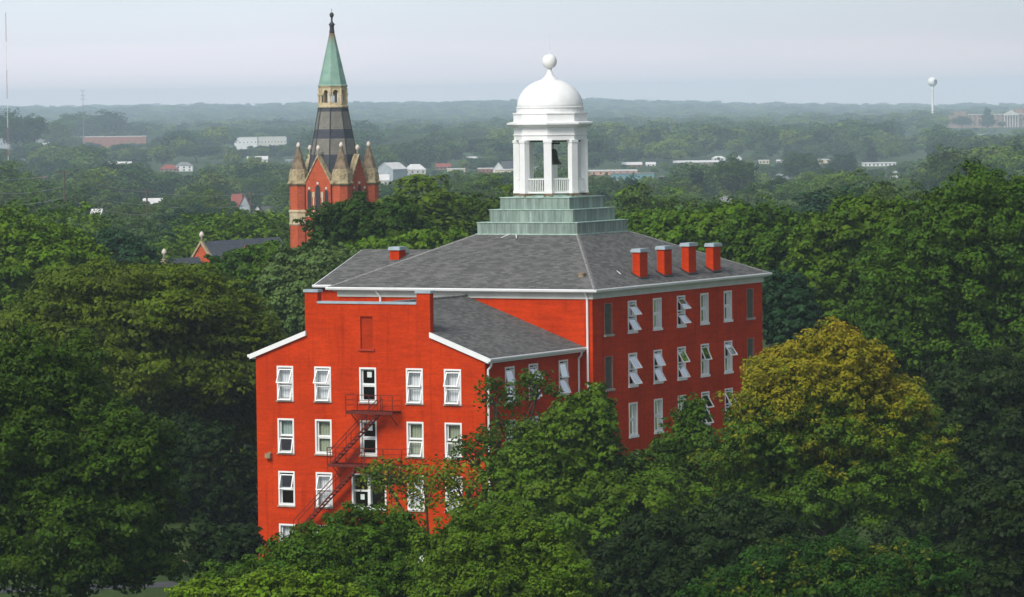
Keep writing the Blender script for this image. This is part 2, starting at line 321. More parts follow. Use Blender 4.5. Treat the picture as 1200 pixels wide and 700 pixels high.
# ------------------------------------------------------------------ ground
def sstep(a, b, x):
    t = np.clip((x - a) / (b - a), 0, 1); return t * t * (3 - 2 * t)
_D = np.linspace(1, 11000, 5000); _DM = _D * (1 + np.clip((_D - 620) / 500, 0, 1))
def DM(d): return float(np.interp(d, _D, _DM))
def hz(x, y):
    '''campus plateau, falling to a wide shallow valley, wooded ridge on the left horizon'''
    x = np.asarray(x, float); y = np.asarray(y, float); yo = np.interp(y, _DM, _D, left=0); yo = np.where(y < 1, y, yo); k = np.where(y < 620, 1.0, y / np.maximum(yo, 1))
    s = x / np.maximum(y, 200.0); left = 1 - sstep(0.0, 0.10, s)
    return HC - k * (HC - _hz(x / k, yo)) + 7.0 * sstep(900, 1900, y) + left * 9.0 * sstep(8000, 15000, y)
def _hz(x, y):
    s = x / np.maximum(y, 200.0)
    left = 1 - sstep(0.0, 0.10, s)
    h = -1.3 + sstep(900, 1400, y) * (0.4 + 0.8 * left)
    h = h + 4.0 * np.exp(-(((x - 365) / 160) ** 2 + ((y - 3450) / 330) ** 2))
    h = h + left * 12.5 * sstep(4200, 8000, y) + 2.0 * np.sin(x / 610.0 + 1.0) * np.sin(y / 900.0) * sstep(1500, 3500, y)
    return h
rows = [-400, -100, 100, 200, 260, 300, 340, 400, 500, 650, 800, 950, 1100, 1250, 1400, 1700, 2000, 2400, 2800, 3200, 3600, 4000, 4400, 4800, 5200, 5800, 6500, 7200, 8000, 9000, 10000, 11000, 12500, 14000, 16000, 18000, 21000]
gv = []; nc = 61
for y in rows:
    half = 350 + 0.30 * max(y, 0)
    for k in range(nc):
        x = -half + 2 * half * k / (nc - 1); gv.append((x, y, float(hz(x, y))))
gf = [(r * nc + k, r * nc + k + 1, (r + 1) * nc + k + 1, (r + 1) * nc + k) for r in range(len(rows) - 1) for k in range(nc - 1)]
me = bpy.data.meshes.new('ground'); me.from_pydata(gv, [], gf); me.materials.append(M['ground']); me.polygons.foreach_set('use_smooth', [True] * len(gf))
ground = link('ground', me); ground['kind'] = 'structure'
def strip(name, pts, wid, m, dz):
    b = MB()
    for (x0, y0), (x1, y1) in zip(pts[:-1], pts[1:]):
        d = Vector((x1 - x0, y1 - y0)).normalized(); n = Vector((-d.y, d.x)) * wid / 2
        z0 = float(hz(x0, y0)) + dz; z1 = float(hz(x1, y1)) + dz
        b.face([(x0 - n.x, y0 - n.y, z0), (x1 - n.x, y1 - n.y, z1), (x1 + n.x, y1 + n.y, z1), (x0 + n.x, y0 + n.y, z0)])
    o = b.build(name, m); o['kind'] = 'structure'; return o
strip('path', [(-60, 292), (-20.5, 296)], 2.2, M['path'], 0.02)
strip('road', [(-70, 272), (-16, 283)], 3.2, M['road'], 0.02)

# ------------------------------------------------------------------ the red hall (local frame: x along the gable front, y away from the camera)
TH = R(27.8); P0 = at(568, 423, 283.0)
def HW(a, b, z):  # hall local -> world
    return np.array([P0[0] + a * math.cos(TH) + b * math.sin(TH), P0[1] - a * math.sin(TH) + b * math.cos(TH), z])
hall = empty('brick_hall', (P0[0], P0[1], 0), -TH)
tag(hall, 'large bright red painted brick hall with grey hipped roof and white domed cupola', 'hall')
GZ = -1.5
AL, AR, BM, BE, MZ = -17.25, 0.0, 13.67, 41.15, 16.22       # wing left/right, main front, main back, main wall top
ML, MR = -18.7, 0.94
rowsz = [(9.97, 12.25), (6.48, 8.76), (2.98, 5.26), (-0.55, 1.75)]
colsA = [-15.0, -12.12, -8.70, -5.20, -2.37]
def wall_grid(mb, x0, x1, z0, z1, holes, tf, depth, m=0):
    """rectangle x0..x1, z0..z1 with openings; tf(x, d, z) maps to the local frame, d = depth behind the face"""
    xs = sorted({x0, x1, *[h[0] for h in holes], *[h[1] for h in holes]}); zs = sorted({z0, z1, *[h[2] for h in holes], *[h[3] for h in holes]})
    for xa, xb in zip(xs[:-1], xs[1:]):
        for za, zb in zip(zs[:-1], zs[1:]):
            cx, cz = (xa + xb) / 2, (za + zb) / 2
            if any(h[0] < cx < h[1] and h[2] < cz < h[3] for h in holes): continue
            mb.face([tf(xa, 0, za), tf(xb, 0, za), tf(xb, 0, zb), tf(xa, 0, zb)], m)
    for a, b, c, d in holes:
        for q in (((a, c), (b, c)), ((b, c), (b, d)), ((b, d), (a, d)), ((a, d), (a, c))):
            (p1, q1), (p2, q2) = q
            mb.face([tf(p1, 0, q1), tf(p2, 0, q2), tf(p2, depth, q2), tf(p1, depth, q1)], m)
WD = 0.34
tA = lambda x, d, z: (x, d, z)
tB = lambda x, d, z: (MR - d, x, z)
tS = lambda x, d, z: (AR - d, x, z)
WW = 1.26
holesA = [(c - WW / 2, c + WW / 2, zb, zt) for ri, (zb, zt) in enumerate(rowsz) for ci, c in enumerate(colsA) if not (ci == 2 and ri == 2)]
holesA.append((-10.02, -7.42, 2.98, 5.26))
EZ = 12.85
wm = MB()
wall_grid(wm, AL, AR, GZ, EZ, holesA, tA, WD)
# stepped gable above the eaves with a shallow blind opening
GX = -8.63; pl = [(-13.41, -12.45), (-4.98, -3.98)]
wall_grid(wm, -12.45, -4.98, EZ, 16.42, [(-9.22, -8.29, 13.48, 15.59)], tA, 0.14)
bp_ = MB(); bp_.face([(-9.22, .14, 13.48), (-8.29, .14, 13.48), (-8.29, .14, 15.59), (-9.22, .14, 15.59)]); bp_.build('blind_window', M['red_recess_shade'], hall)
for (xa, xb) in pl: wm.face([(xa, 0, EZ), (xb, 0, EZ), (xb, 0, 17.15), (xa, 0, 17.15)])
wm.face([(AL, 0, EZ), (-13.41, 0, EZ), (-13.41, 0, 14.48)]); wm.face([(-3.98, 0, EZ), (AR, 0, EZ), (-3.98, 0, 14.48)])
# parapet thickness
TB = 0.48
for (xa, xb) in pl:
    for x in (xa, xb): wm.face([(x, 0, 13.0), (x, TB, 13.0), (x, TB, 17.15), (x, 0, 17.15)])
    wm.face([(xa, TB, 13.0), (xb, TB, 13.0), (xb, TB, 17.15), (xa, TB, 17.15)])
wm.face([(-12.45, TB, 13.0), (-4.98, TB, 13.0), (-4.98, TB, 16.42), (-12.45, TB, 16.42)])
holesS = [(c - 0.66, c + 0.66, zb, zt) for (zb, zt) in rowsz for c in (3.42, 6.75, 11.10)]
wall_grid(wm, 0, BM, GZ, EZ, holesS, tS, WD)
wm.face([(AL, 0, GZ), (AL, BM, GZ), (AL, BM, EZ), (AL, 0, EZ)])
wm.build('wall', M['red_paint'], hall)
# main block walls
colsB = [19.70, 23.63, 27.45, 31.27, 35.20]; louB = [16.05, 39.05]
rowsB = [(13.68, 15.83), (9.98, 12.24), (6.52, 8.84), (3.05, 5.35), (-0.4, 1.9)]
holesB = [(c - 0.66, c + 0.66, zb, zt) for (zb, zt) in rowsB for c in colsB] + [(c - 0.62, c + 0.62, zb, zt) for (zb, zt) in rowsB for c in louB]
wb = MB()
wall_grid(wb, BM, BE, GZ, MZ, holesB, tB, WD)
wb.face([(ML, BM, GZ), (MR, BM, GZ), (MR, BM, MZ), (ML, BM, MZ)])
wb.face([(ML, BM, GZ), (ML, BE, GZ), (ML, BE, MZ), (ML, BM, MZ)]); wb.face([(ML, BE, GZ), (MR, BE, GZ), (MR, BE, MZ), (ML, BE, MZ)])
wb.build('wall', M['red_paint'], hall)
# frieze and gutters of the main block
fr = MB()
for z0, z1, e_ in ((MZ - 0.02, MZ + 0.36, 0.10), (MZ + 0.36, MZ + 0.46, 0.30)):
    fr.box(ML - e_, MR + e_, BM - e_, BM, z0, z1); fr.box(MR, MR + e_, BM, BE + e_, z0, z1); fr.box(ML - e_, ML, BM, BE + e_, z0, z1); fr.box(ML, MR, BE, BE + e_, z0, z1)
fr.build('frieze', M['frieze'], hall)
EA0, EA1, EB0, EB1 = ML - 0.62, MR + 0.42, BM - 0.44, BE + 0.44
RZ = 16.86
def gutter_run(mb, p, q, r=0.085, m=0):
    p = Vector(p); q = Vector(q); d = (q - p).normalized(); s = d.cross(Vector((0, 0, 1)))
    prof = [(-0.09, 0.0), (-0.09, 0.2), (0.07, 0.2), (0.09, 0.15), (0.06, 0.03), (0.02, 0.0)]
    A = [p + s * x + Vector((0, 0, z)) for x, z in prof]; B = [q + s * x + Vector((0, 0, z)) for x, z in prof]
    for k in range(len(prof)): j = (k + 1) % len(prof); mb.face([A[k], A[j], B[j], B[k]], m)
    mb.face(A, m); mb.face(B[::-1], m)
g = MB(); zz = RZ - 0.19
gutter_run(g, (EA0 - 0.09, EB0 - 0.09, zz), (EA1 + 0.09, EB0 - 0.09, zz)); gutter_run(g, (EA1 + 0.09, EB0 - 0.09, zz), (EA1 + 0.09, EB1 + 0.09, zz))
gutter_run(g, (EA0 - 0.09, EB1, zz), (EA0 - 0.09, EB0 - 0.09, zz))
g.box(ML - 0.35, EA1, EB0, BM - 0.30, zz - 0.03, zz + 0.1); g.box(MR + 0.30, EA1, BM - 0.3, EB1, zz - 0.03, zz + 0.1); g.box(EA0, ML - 0.30, EB0, EB1, zz - 0.035, zz + 0.09)
g.build('gutter', M['gutter'], hall)
# main hipped roof (frustum under the copper base)
A0, B0 = -9.05, 27.4; h1 = 3.96; T0 = 20.22
ro = MB()
E4 = [(EA0, EB0, RZ), (EA1, EB0, RZ), (EA1, EB1, RZ), (EA0, EB1, RZ)]; T4 = [(A0 - h1, B0 - h1, T0), (A0 + h1, B0 - h1, T0), (A0 + h1, B0 + h1, T0), (A0 - h1, B0 + h1, T0)]
for k in range(4):
    j = (k + 1) % 4; ro.face([E4[k], E4[j], T4[j], T4[k]])
    d = [(E4[k][i], E4[k][i]) for i in range(3)]
ro.face([(x, y, z - 0.05) for x, y, z in E4][::-1])
roof = ro.build('roof', M['shingle'], hall)
rc = MB()
for k in range(4):
    a_ = Vector(E4[k]); b_ = Vector(T4[k]); d = (b_ - a_).normalized(); s = d.cross(Vector((0, 0, 1))).normalized() * 0.17
    up = Vector((0, 0, 0.055)); dn = Vector((0, 0, -0.06))
    rc = MB(); rc.face([a_ - s + dn, a_ + up, b_ + up, b_ - s + dn]); rc.face([a_ + up, a_ + s + dn, b_ + s + dn, b_ + up])
    rc.build('hip_cap', M['ridge'], roof)
# wing roof
wr = MB(); rzA = 16.33; sl_ = 0.374
for sgn in (1, -1):
    xe = GX + sgn * 9.0; ze = rzA - sl_ * 9.0
    xg = GX + sgn * 9.0
    wr.face([(GX, TB, rzA), (xg, TB, ze), (xg, BM - .002, ze), (GX, BM - .002, rzA)])
    xs_ = GX + sgn * 4.65; zs_ = rzA - sl_ * 4.65
    wr.face([(xs_, 0.0 - 0.14, zs_), (xg, -0.14, ze), (xg, TB, ze), (xs_, TB, zs_)])
wroof = wr.build('roof', M['shingle'], hall)
bb = MB(); bb.bar((GX, TB, rzA + 0.02), (GX, BM - 0.01, rzA + 0.02), 0.12, n=6); bb.build('ridge_cap', M['ridge'], wroof)
for sgn in (1, -1):
    wf = MB(); xs_, xe = GX + sgn * 4.66, GX + sgn * 9.0; z1, z2 = rzA - sl_ * 4.66, rzA - sl_ * 9.0
    wf.hexa([(xs_, -0.20, z1 - 0.30), (xe, -0.20, z2 - 0.30), (xe, -0.02, z2 - 0.30), (xs_, -0.02, z1 - 0.30),
             (xs_, -0.20, z1 + 0.03), (xe, -0.20, z2 + 0.03), (xe, -0.02, z2 + 0.03), (xs_, -0.02, z1 + 0.03)])
    wf.build('rake_board', M['white'], hall)
g = MB(); ze = rzA - sl_ * 9.0
gutter_run(g, (GX + 9.09, -0.2, ze - 0.19), (GX + 9.09, BM - 0.05, ze - 0.19)); g.build('gutter', M['gutter'], hall); g = MB(); gutter_run(g, (GX - 9.09, BM - .05, ze - 0.19), (GX - 9.09, -0.2, ze - 0.19)); g.build('gutter', M['gutter'], hall); g = MB()
g.box(AR + 0.01, GX + 9.0, 0.0, BM - 0.02, ze - 0.30, ze - 0.08); g.build('soffit', M['gutter'], hall); g = MB(); g.box(GX - 9.0, AL - 0.01, 0.0, BM - 0.02, ze - 0.30, ze - 0.08); g.build('soffit', M['gutter'], hall)
cp = MB()
for (xa, xb) in pl: cp.box(xa - 0.08, xb + 0.08, -0.08, TB + 0.08, 17.15, 17.33)
cp.box(-12.45, -4.98, -0.07, TB + 0.07, 16.42, 16.56)
cp.build('coping', M['cap'], hall)
st_ = MB(); st_.box(-9.38, -8.13, -0.12, 0.1, 13.34, 13.48); st_.build('blind_window_ledge', M['red_plain'], hall)
# rear left wing with a low gable roof
rw = MB()
rw.box(-22.3, ML - .002, 17.4, 30.6, GZ, 16.4)
rw.prism([(17.4, 16.4), (30.6, 16.4), (24.0, 18.75)], -22.3, ML - 0.002, axis='x'); rw.build('wall', M['red_paint'], hall)
rr = MB()
for y0, y1, z0, z1 in ((17.0, 24.0, 16.82, 19.1), (31.0, 24.0, 16.82, 19.1)):
    rr.hexa([(-22.65, y0, z0 - .12), (-14.6, y0, z0 - .12), (-14.6, y1, z1 - .12), (-22.65, y1, z1 - .12), (-22.65, y0, z0), (-14.6, y0, z0), (-14.6, y1, z1), (-22.65, y1, z1)])
rr.build('roof', M['shingle'], hall)
g = MB(); gutter_run(g, (-22.75, 16.95, 16.64), (-19.0, 16.95, 16.64)); g.bar((-22.7, 17.0, 16.75), (-22.7, 24.0, 19.0), 0.07); g.build('gutter', M['gutter'], hall)
# chimneys
def chimney(a, b, zt, da=0.56, db=1.22, zb=16.9, name='chimney'):
    e_ = empty(name, (a, b, zb), 0, hall)
    m_ = MB(); m_.box(-da / 2, da / 2, -db / 2, db / 2, 0, zt - zb - 0.24); m_.build('stack', M['red_paint'], e_)
    m_ = MB(); m_.box(-da / 2 - .1, da / 2 + .1, -db / 2 - .1, db / 2 + .1, zt - zb - 0.24, zt - zb - .07); m_.box(-da / 2 - .06, da / 2 + .06, -db / 2 - .06, db / 2 + .06, zt - zb - .07, zt - zb)
    m_.build('chimney_cap', M['cap'], e_)
    m_ = MB()
    if b > 10 and a > -5: m_.hexa([(-.38, -.68, .72), (.38, -.68, .31), (.38, .68, .31), (-.38, .68, .72), (-.38, -.68, .80), (.38, -.68, .39), (.38, .68, .39), (-.38, .68, .80)]); m_.build('flashing', M['rib'], e_)
for a, b, zt in ((0.32, 22.3, 19.30), (0.38, 26.05, 19.36), (0.38, 30.0, 19.44), (0.42, 33.98, 19.28)): chimney(a, b, zt)
chimney(-18.9, 22.4, 19.35, 0.75, 0.95, 17.0)
# roof bits: vent and pale hooks
vt = MB(); vt.box(-0.98, -0.62, 15.45, 15.8, 17.55, 17.83); vt.box(-1.03, -0.57, 15.40, 15.85, 17.83, 17.88, 0); vt.build('roof_vent', M['lampbox'], hall)
def hook(p, q):
    m_ = MB(); m_.bar(p, q, 0.04); m_.build('roof_hook', M['white'], hall)
hook((-10.62, 22.55, 20.02), (-10.3, 23.3, 20.24)); hook((-9.75, 23.1, 20.2), (-9.35, 22.4, 20.0)); hook((-0.55, 20.4, 17.83), (-0.1, 20.1, 17.62)); hook((-18.8, 22.2, 18.65), (-19.1, 22.2, 18.65))
# downpipes
def pipe(pts, nm='downpipe'):
    m_ = MB(); m_.path(pts, 0.075); m_.build(nm, M['gutter'], hall)
pipe([(0.37, 0.30, ze - .15), (0.30, 0.28, ze - .5), (0.10, 0.25, ze - 0.75), (0.10, 0.25, GZ)])
pipe([(0.37, 13.2, ze - .15), (0.30, 13.2, ze - .5), (0.10, 13.2, ze - 0.75), (0.10, 13.2, GZ)])
pipe([(0.62, EB0 - .05, 16.72), (0.62, BM - .2, 16.4), (0.62, BM - 0.13, 16.1), (0.62, BM - 0.13, GZ)])
pipe([(-15.6, EB0 - .05, 16.75), (-15.5, BM - .3, 16.5), (-15.35, BM - 0.13, 16.2), (-15.35, BM - 0.13, 13.6)])
# wall lamps
for a in (-16.29, -0.85):
    m_ = MB(); m_.box(a - .2, a + .2, -0.32, -0.02, 6.1, 6.42); m_.box(a - .12, a + .12, -0.02, 0.0, 6.05, 6.5); m_.build('wall_lamp', M['lampbox'], hall)
# --- windows
def sash_mesh(w_, h_, name):
    m_ = MB(); t_ = 0.075; y0, y1 = -0.03, 0.03
    m_.box(-w_ / 2, -w_ / 2 + t_, y0, y1, -h_, 0); m_.box(w_ / 2 - t_, w_ / 2, y0, y1, -h_, 0)
    m_.box(-w_ / 2 + t_, w_ / 2 - t_, y0, y1, -t_, 0); m_.box(-w_ / 2 + t_, w_ / 2 - t_, y0, y1, -h_, -h_ + t_)
    m_.face([(-w_ / 2 + t_, 0, -h_ + t_), (w_ / 2 - t_, 0, -h_ + t_), (w_ / 2 - t_, 0, -t_), (-w_ / 2 + t_, 0, -t_)], 1)
    return m_.mesh(name, [M['white'], M['glass']])
_mc = {}
def window(face, c, zb, zt, wd, up=0, lo=0, cur='w', dark=False, stone=True, notice=False):
    """up / lo = how far (degrees) the upper and lower sash swing out at the bottom"""
    H_ = zt - zb
    loc, rz = {'A': ((c, 0, zb), math.pi), 'B': ((MR, c, zb), -math.pi / 2), 'S': ((AR, c, zb), -math.pi / 2)}[face]
    e_ = empty('window', loc, rz, hall)
    key = (round(wd, 2), round(H_, 2), stone)
    if key not in _mc:
        f_ = MB(); t_ = 0.11; o0, o1 = -0.30, 0.035
        f_.box(-wd / 2, -wd / 2 + t_, o0, o1, 0, H_); f_.box(wd / 2 - t_, wd / 2, o0, o1, 0, H_)
        f_.box(-wd / 2 + t_, wd / 2 - t_, o0, o1, H_ - t_, H_); f_.box(-wd / 2 + t_, wd / 2 - t_, o0, o1, 0, t_ + .03)
        f_.box(-wd / 2 + t_, wd / 2 - t_, o0, -0.12, H_ / 2 - .05, H_ / 2 + .05)
        s_ = MB(); s_.box(-wd / 2 - .06, wd / 2 + .06, 0.0 if stone else -.05, 0.10, -0.10, 0.0 if stone else .06)
        _mc[key] = (f_.mesh('frame', M['white']), s_.mesh('sill', M['stone_sill'] if stone else M['white']), sash_mesh(wd - 2 * t_ - .02, H_ / 2 - t_ - .02, 'sash'))
    fm, sm, sa = _mc[key]
    link('frame', fm, e_); link('sill', sm, e_)
    for ang, z in ((up, H_ - 0.12), (lo, H_ / 2 - 0.06)):
        s = link('sash', sa, e_, (0, -0.17 + (0.10 if ang else 0), z - (0.10 if ang else 0))); s.rotation_euler = (R(ang), 0, 0)
    if cur:
        cm = MB(); hs = {'w': 0.16, 'g': 0.16, 't': H_ / 2}[cur[0]] if len(cur) == 1 else H_ * 0.5
        cm.face([(-wd / 2 + .1, -0.36, hs), (wd / 2 - .1, -0.36, hs), (wd / 2 - .1, -0.36, H_ - .1), (-wd / 2 + .1, -0.36, H_ - .1)])
        cm.build('curtain', M[{'w': 'curtain_white', 'g': 'curtain_green', 't': 'curtain_teal'}[cur[0]]], e_)
    if notice:
        n_ = MB(); n_.box(-.22, .12, -0.13, -0.12, H_ - .66, H_ - .3); n_.build('paper_notice', M['paper'], e_)
    return e_
wA = {(0, 0): (26, 16, 'w'), (0, 1): (30, 16, 'w'), (0, 3): (14, 14, 'w'), (0, 4): (26, 18, 'w'),
      (1, 0): (0, 14, 't'), (1, 1): (0, 0, 'g'), (1, 3): (0, 16, 'g'), (1, 4): (0, 7, 'g'),
      (2, 0): (18, 0, None), (2, 1): (20, 12, 'w'), (2, 3): (12, 10, 'w'), (2, 4): (12, 12, 'w'),
      (3, 0): (0, 0, 'w2'), (3, 1): (0, 0, 'g'), (3, 2): (0, 0, None), (3, 3): (0, 10, 'w'), (3, 4): (0, 0, 'w')}
for (r_, c_), (u1, l1, cu) in wA.items():
    window('A', colsA[c_], *rowsz[r_], WW, u1, l1, cu)
for r_ in (0, 1): window('A', colsA[2], *rowsz[r_], WW, 0, 0, None, notice=True)
# double window by the fire escape
e_ = empty('window', (-8.72, 0, 2.98), math.pi, hall)
f_ = MB(); wd, H_ = 2.6, 2.28
f_.box(-1.3, -1.19, -.3, .035, 0, H_); f_.box(1.19, 1.3, -.3, .035, 0, H_); f_.box(-1.19, 1.19, -.3, .035, H_ - .11, H_); f_.box(-1.19, 1.19, -.3, .035, 0, .13)
f_.box(-.1, .1, -.28, 0.02, .13, H_ - .11); f_.box(.1, 1.19, -.26, -.12, 1.08, 1.2); f_.build('frame', M['white'], e_)
f_ = MB(); f_.face([(-1.19, -.2, .1), (1.19, -.2, .1), (1.19, -.2, 2.2), (-1.19, -.2, 2.2)]); f_.build('pane', M['glass'], e_)
f_ = MB(); f_.box(-1.36, 1.36, -.02, .1, -.1, 0); f_.build('sill', M['white'], e_)
f_ = MB(); f_.box(.45, .75, -.17, -.16, .55, .9); f_.build('paper_notice', M['paper'], e_)
wB = {(0, 0): (38, 34, 'w2'), (0, 1): (0, 0, None), (0, 2): (42, 42, None), (0, 3): (0, 0, None), (0, 4): (0, 0, None),
      (1, 0): (34, 34, 'w2'), (1, 1): (26, 28, None), (1, 2): (30, 30, None), (1, 3): (24, 0, None), (1, 4): (36, 0, None),
      (2, 0): (0, 0, None), (2, 1): (0, 0, 'w2'), (2, 2): (0, 0, None), (2, 3): (30, 28, None), (2, 4): (28, 30, None)}
for r_ in range(5):
    for c_ in range(5):
        u1, l1, cu = wB.get((r_, c_), (0, 12, None)); window('B', colsB[c_], *rowsB[r_], 1.32, u1, l1, cu, stone=False)
for r_ in range(4):
    for c_, c in enumerate((3.42, 6.75, 11.10)):
        u1, l1 = {(0, 0): (16, 14), (0, 1): (34, 28), (0, 2): (14, 22), (1, 2): (20, 0)}.get((r_, c_), (0, 18)); window('S', c, *rowsz[r_], 1.32, u1, l1, None, stone=False)
for (zb, zt) in rowsB:
    for c in louB:
        e_ = empty('louvred_shutter', (MR, c, zb), -math.pi / 2, hall)
        f_ = MB(); H_ = zt - zb; f_.box(-.62, -.54, -.25, .01, 0, H_); f_.box(.54, .62, -.25, .01, 0, H_); f_.box(-.54, .54, -.25, .01, H_ - .06, H_); f_.build('frame', M['louver_edge'], e_)
        f_ = MB(); n = 12
        for k in range(n):
            z = 0.08 + (H_ - .16) * k / n; f_.hexa([(-.54, -.06, z), (.54, -.06, z), (.54, -.2, z + .13), (-.54, -.2, z + .13), (-.54, -.06, z + .03), (.54, -.06, z + .03), (.54, -.2, z + .16), (-.54, -.2, z + .16)])
        f_.face([(-.54, -.24, 0), (.54, -.24, 0), (.54, -.24, H_), (-.54, -.24, H_)]); f_.build('louvre_slats', M['louver'], e_)
        f_ = MB(); f_.box(-.70, .70, -.05, .14, -.12, .03); f_.build('sill', M['stone_sill'], e_)
# --- fire escape
fe = empty('fire_escape', (0, 0, 0), 0, hall)
def platform(x0, x1, z, holes=()):
    m_ = MB(); d0, d1 = -1.15, -0.05
    m_.box(x0, x1, d0 - .03, d0 + .03, z - .2, z); m_.box(x0, x1, d1 - .03, d1 + .03, z - .12, z)
    n = int((x1 - x0) / 0.09)
    for k in range(n + 1):
        x = x0 + (x1 - x0) * k / n; m_.box(x - .022, x + .022, d0, d1, z - .05, z - .004)
    for x in (x0 + .3, x1 - .3): m_.bar((x, d0 + .05, z - .1), (x, d1 + .05, z - .95), .03)
    m_.build('platform', M['iron'], fe)
    r = MB()
    for hh_ in (.38, .72, 1.06):
        r.bar((x0, d0, z + hh_), (x1, d0, z + hh_), .022 if hh_ < 1 else .034); r.bar((x0, d0, z + hh_), (x0, d1, z + hh_), .016); r.bar((x1, d0, z + hh_), (x1, d1, z + hh_), .016)
    for k in range(5): x = x0 + (x1 - x0) * k / 4; r.bar((x, d0, z), (x, d0, z + 1.06), .034)
    r.bar((x0, d0, z + 1.06), (x0, d0, z - .4), .02); r.build('railing', M['iron'], fe)
def stair(xa, za, xb, zb, rail=True):
    m_ = MB(); n = max(3, int((za - zb) / .23))
    for y in (-1.05, -.45):
        m_.hexa([(xb, y - .02, zb - .12), (xa, y - .02, za - .08), (xa, y + .02, za - .08), (xb, y + .02, zb - .12), (xb, y - .02, zb + .04), (xa, y - .02, za + .04), (xa, y + .02, za + .04), (xb, y + .02, zb + .04)])
    for k in range(n):
        t_ = (k + .5) / n; x = xa + (xb - xa) * t_; z = za + (zb - za) * t_; m_.box(x - .12, x + .12, -1.03, -.47, z - .02, z + .02)
    m_.build('stair', M['iron'], fe)
    r = MB()
    for y in (-1.08, -.42):
        r.bar((xa, y, za + .9), (xb, y, zb + .9), .034)
        for k in range(4): t_ = k / 3; x = xa + (xb - xa) * t_; z = za + (zb - za) * t_; r.bar((x, y, z), (x, y, z + .9), .024)
    r.build('handrail', M['iron'], fe)
platform(-9.75, -6.25, 9.45); platform(-11.2, -5.6, 5.95)
stair(-7.4, 9.35, -11.0, 5.95); stair(-9.0, 5.85, -13.9, 1.2)
# --- copper tiers
for i, (h, z0, z1) in enumerate(((3.96, 20.10, 21.01), (3.31, 21.06, 21.90), (2.74, 21.93, 22.74))):
    m_ = MB(); m_.box(A0 - h, A0 + h, B0 - h, B0 + h, z0, z1); t_ = m_.build('copper_tier', M['copper'], hall)
    m_ = MB(); m_.box(A0 - h - .05, A0 + h + .05, B0 - h - .05, B0 + h + .05, z1, z1 + .05)
    if i == 0: m_.box(A0 - h - .1, A0 + h + .1, B0 - h - .1, B0 + h + .1, z0 + .02, z0 + .16)
    m_.build('ledge', M['copper_top'], t_)
# --- cupola
CZ = 22.80
cu = empty('cupola', (A0 - 0.1, B0, 0), 0, hall)
PH = R(22.5)
def octa(prof, nm, m_='white', n=8, ph=PH, par=None, smooth=False):
    b_ = MB(); b_.lathe(prof, n, 0, (0, 0), ph); return b_.build(nm, M[m_], par or cu, smooth=smooth)
octa([(2.72, CZ), (2.72, CZ + .06)], 'floor', 'copper_top')
RC = 2.42
for k in range(8):
    an = PH + k * math.pi / 4; b_ = MB()
    cx, cy_ = RC * math.cos(an), RC * math.sin(an)
    def rot(x, y): return (cx + x * math.cos(an) - y * math.sin(an), cy_ + x * math.sin(an) + y * math.cos(an))
    def obox(b_, hx, hy, z0, z1): 
        pts = [rot(-hx, -hy), rot(hx, -hy), rot(hx, hy), rot(-hx, hy)]
        b_.hexa([(*p, z0) for p in pts] + [(*p, z1) for p in pts])
    obox(b_, .22, .27, CZ + .30, 26.62); obox(b_, .26, .31, 26.62, 26.80); obox(b_, .25, .30, CZ + .24, CZ + .42)
    b_.build('column', M['white'], cu)
    b_ = MB(); obox(b_, .27, .32, CZ + .06, CZ + .24); b_.build('column_plinth', M['brown_stone'], cu)
for k in range(8):
    a1 = PH + k * math.pi / 4; a2 = a1 + math.pi / 4
    p1 = Vector((RC * math.cos(a1), RC * math.sin(a1), 0)); p2 = Vector((RC * math.cos(a2), RC * math.sin(a2), 0)); d = (p2 - p1).normalized()
    p1 = p1 + d * .3; p2 = p2 - d * .3; b_ = MB()
    zf = CZ + .3
    b_.bar(p1 + Vector((0, 0, zf + .95)), p2 + Vector((0, 0, zf + .95)), .055); b_.bar(p1 + Vector((0, 0, zf)), p2 + Vector((0, 0, zf)), .08)
    n = 9
    for q in range(1, n): x = p1.lerp(p2, q / n); b_.bar(x + Vector((0, 0, zf)), x + Vector((0, 0, zf + .95)), .028)
    b_.build('balustrade', M['white'], cu)
octa([(2.60, 26.80), (2.60, 27.12), (2.66, 27.14), (2.66, 27.20), (2.60, 27.22), (2.60, 27.66), (2.72, 27.70), (3.02, 27.86), (3.10, 27.90), (3.10, 28.02), (2.70, 28.10), (2.50, 28.12)], 'entablature')
octa([(2.62, 28.08), (2.62, 28.62), (2.68, 28.64), (2.68, 28.72), (2.42, 28.75)], 'attic')
octa([(2.40, 28.72), (2.40, 29.05), (2.44, 29.07), (2.44, 29.13), (2.36, 29.15)], 'dome_drum', n=32, smooth=False)
pr = [(2.36 * math.cos(t), 29.12 + 2.02 * math.sin(t)) for t in [math.pi / 2 * k / 18 for k in range(18)]] + [(0.50, 31.10)]
octa(pr, 'dome', n=40, smooth=True)
octa([(.62, 31.0), (.58, 31.12), (.42, 31.22), (.26, 31.42), (.17, 31.65), (.14, 31.82), (.2, 31.88)] + [(.52 * math.cos(t) ** .75 if math.cos(t) > 0 else 0, 32.36 + .5 * math.sin(t)) for t in [-math.pi / 2.3 + k * math.pi / 2.3 * 2 / 12 for k in range(13)]] + [(0.0, 32.86)], 'finial', n=24, smooth=True)
b_ = MB(); b_.bar((0, 0, 32.8), (0, 0, 34.6), .022, n=6, r2=.012); b_.build('lightning_rod', M['white'], cu)
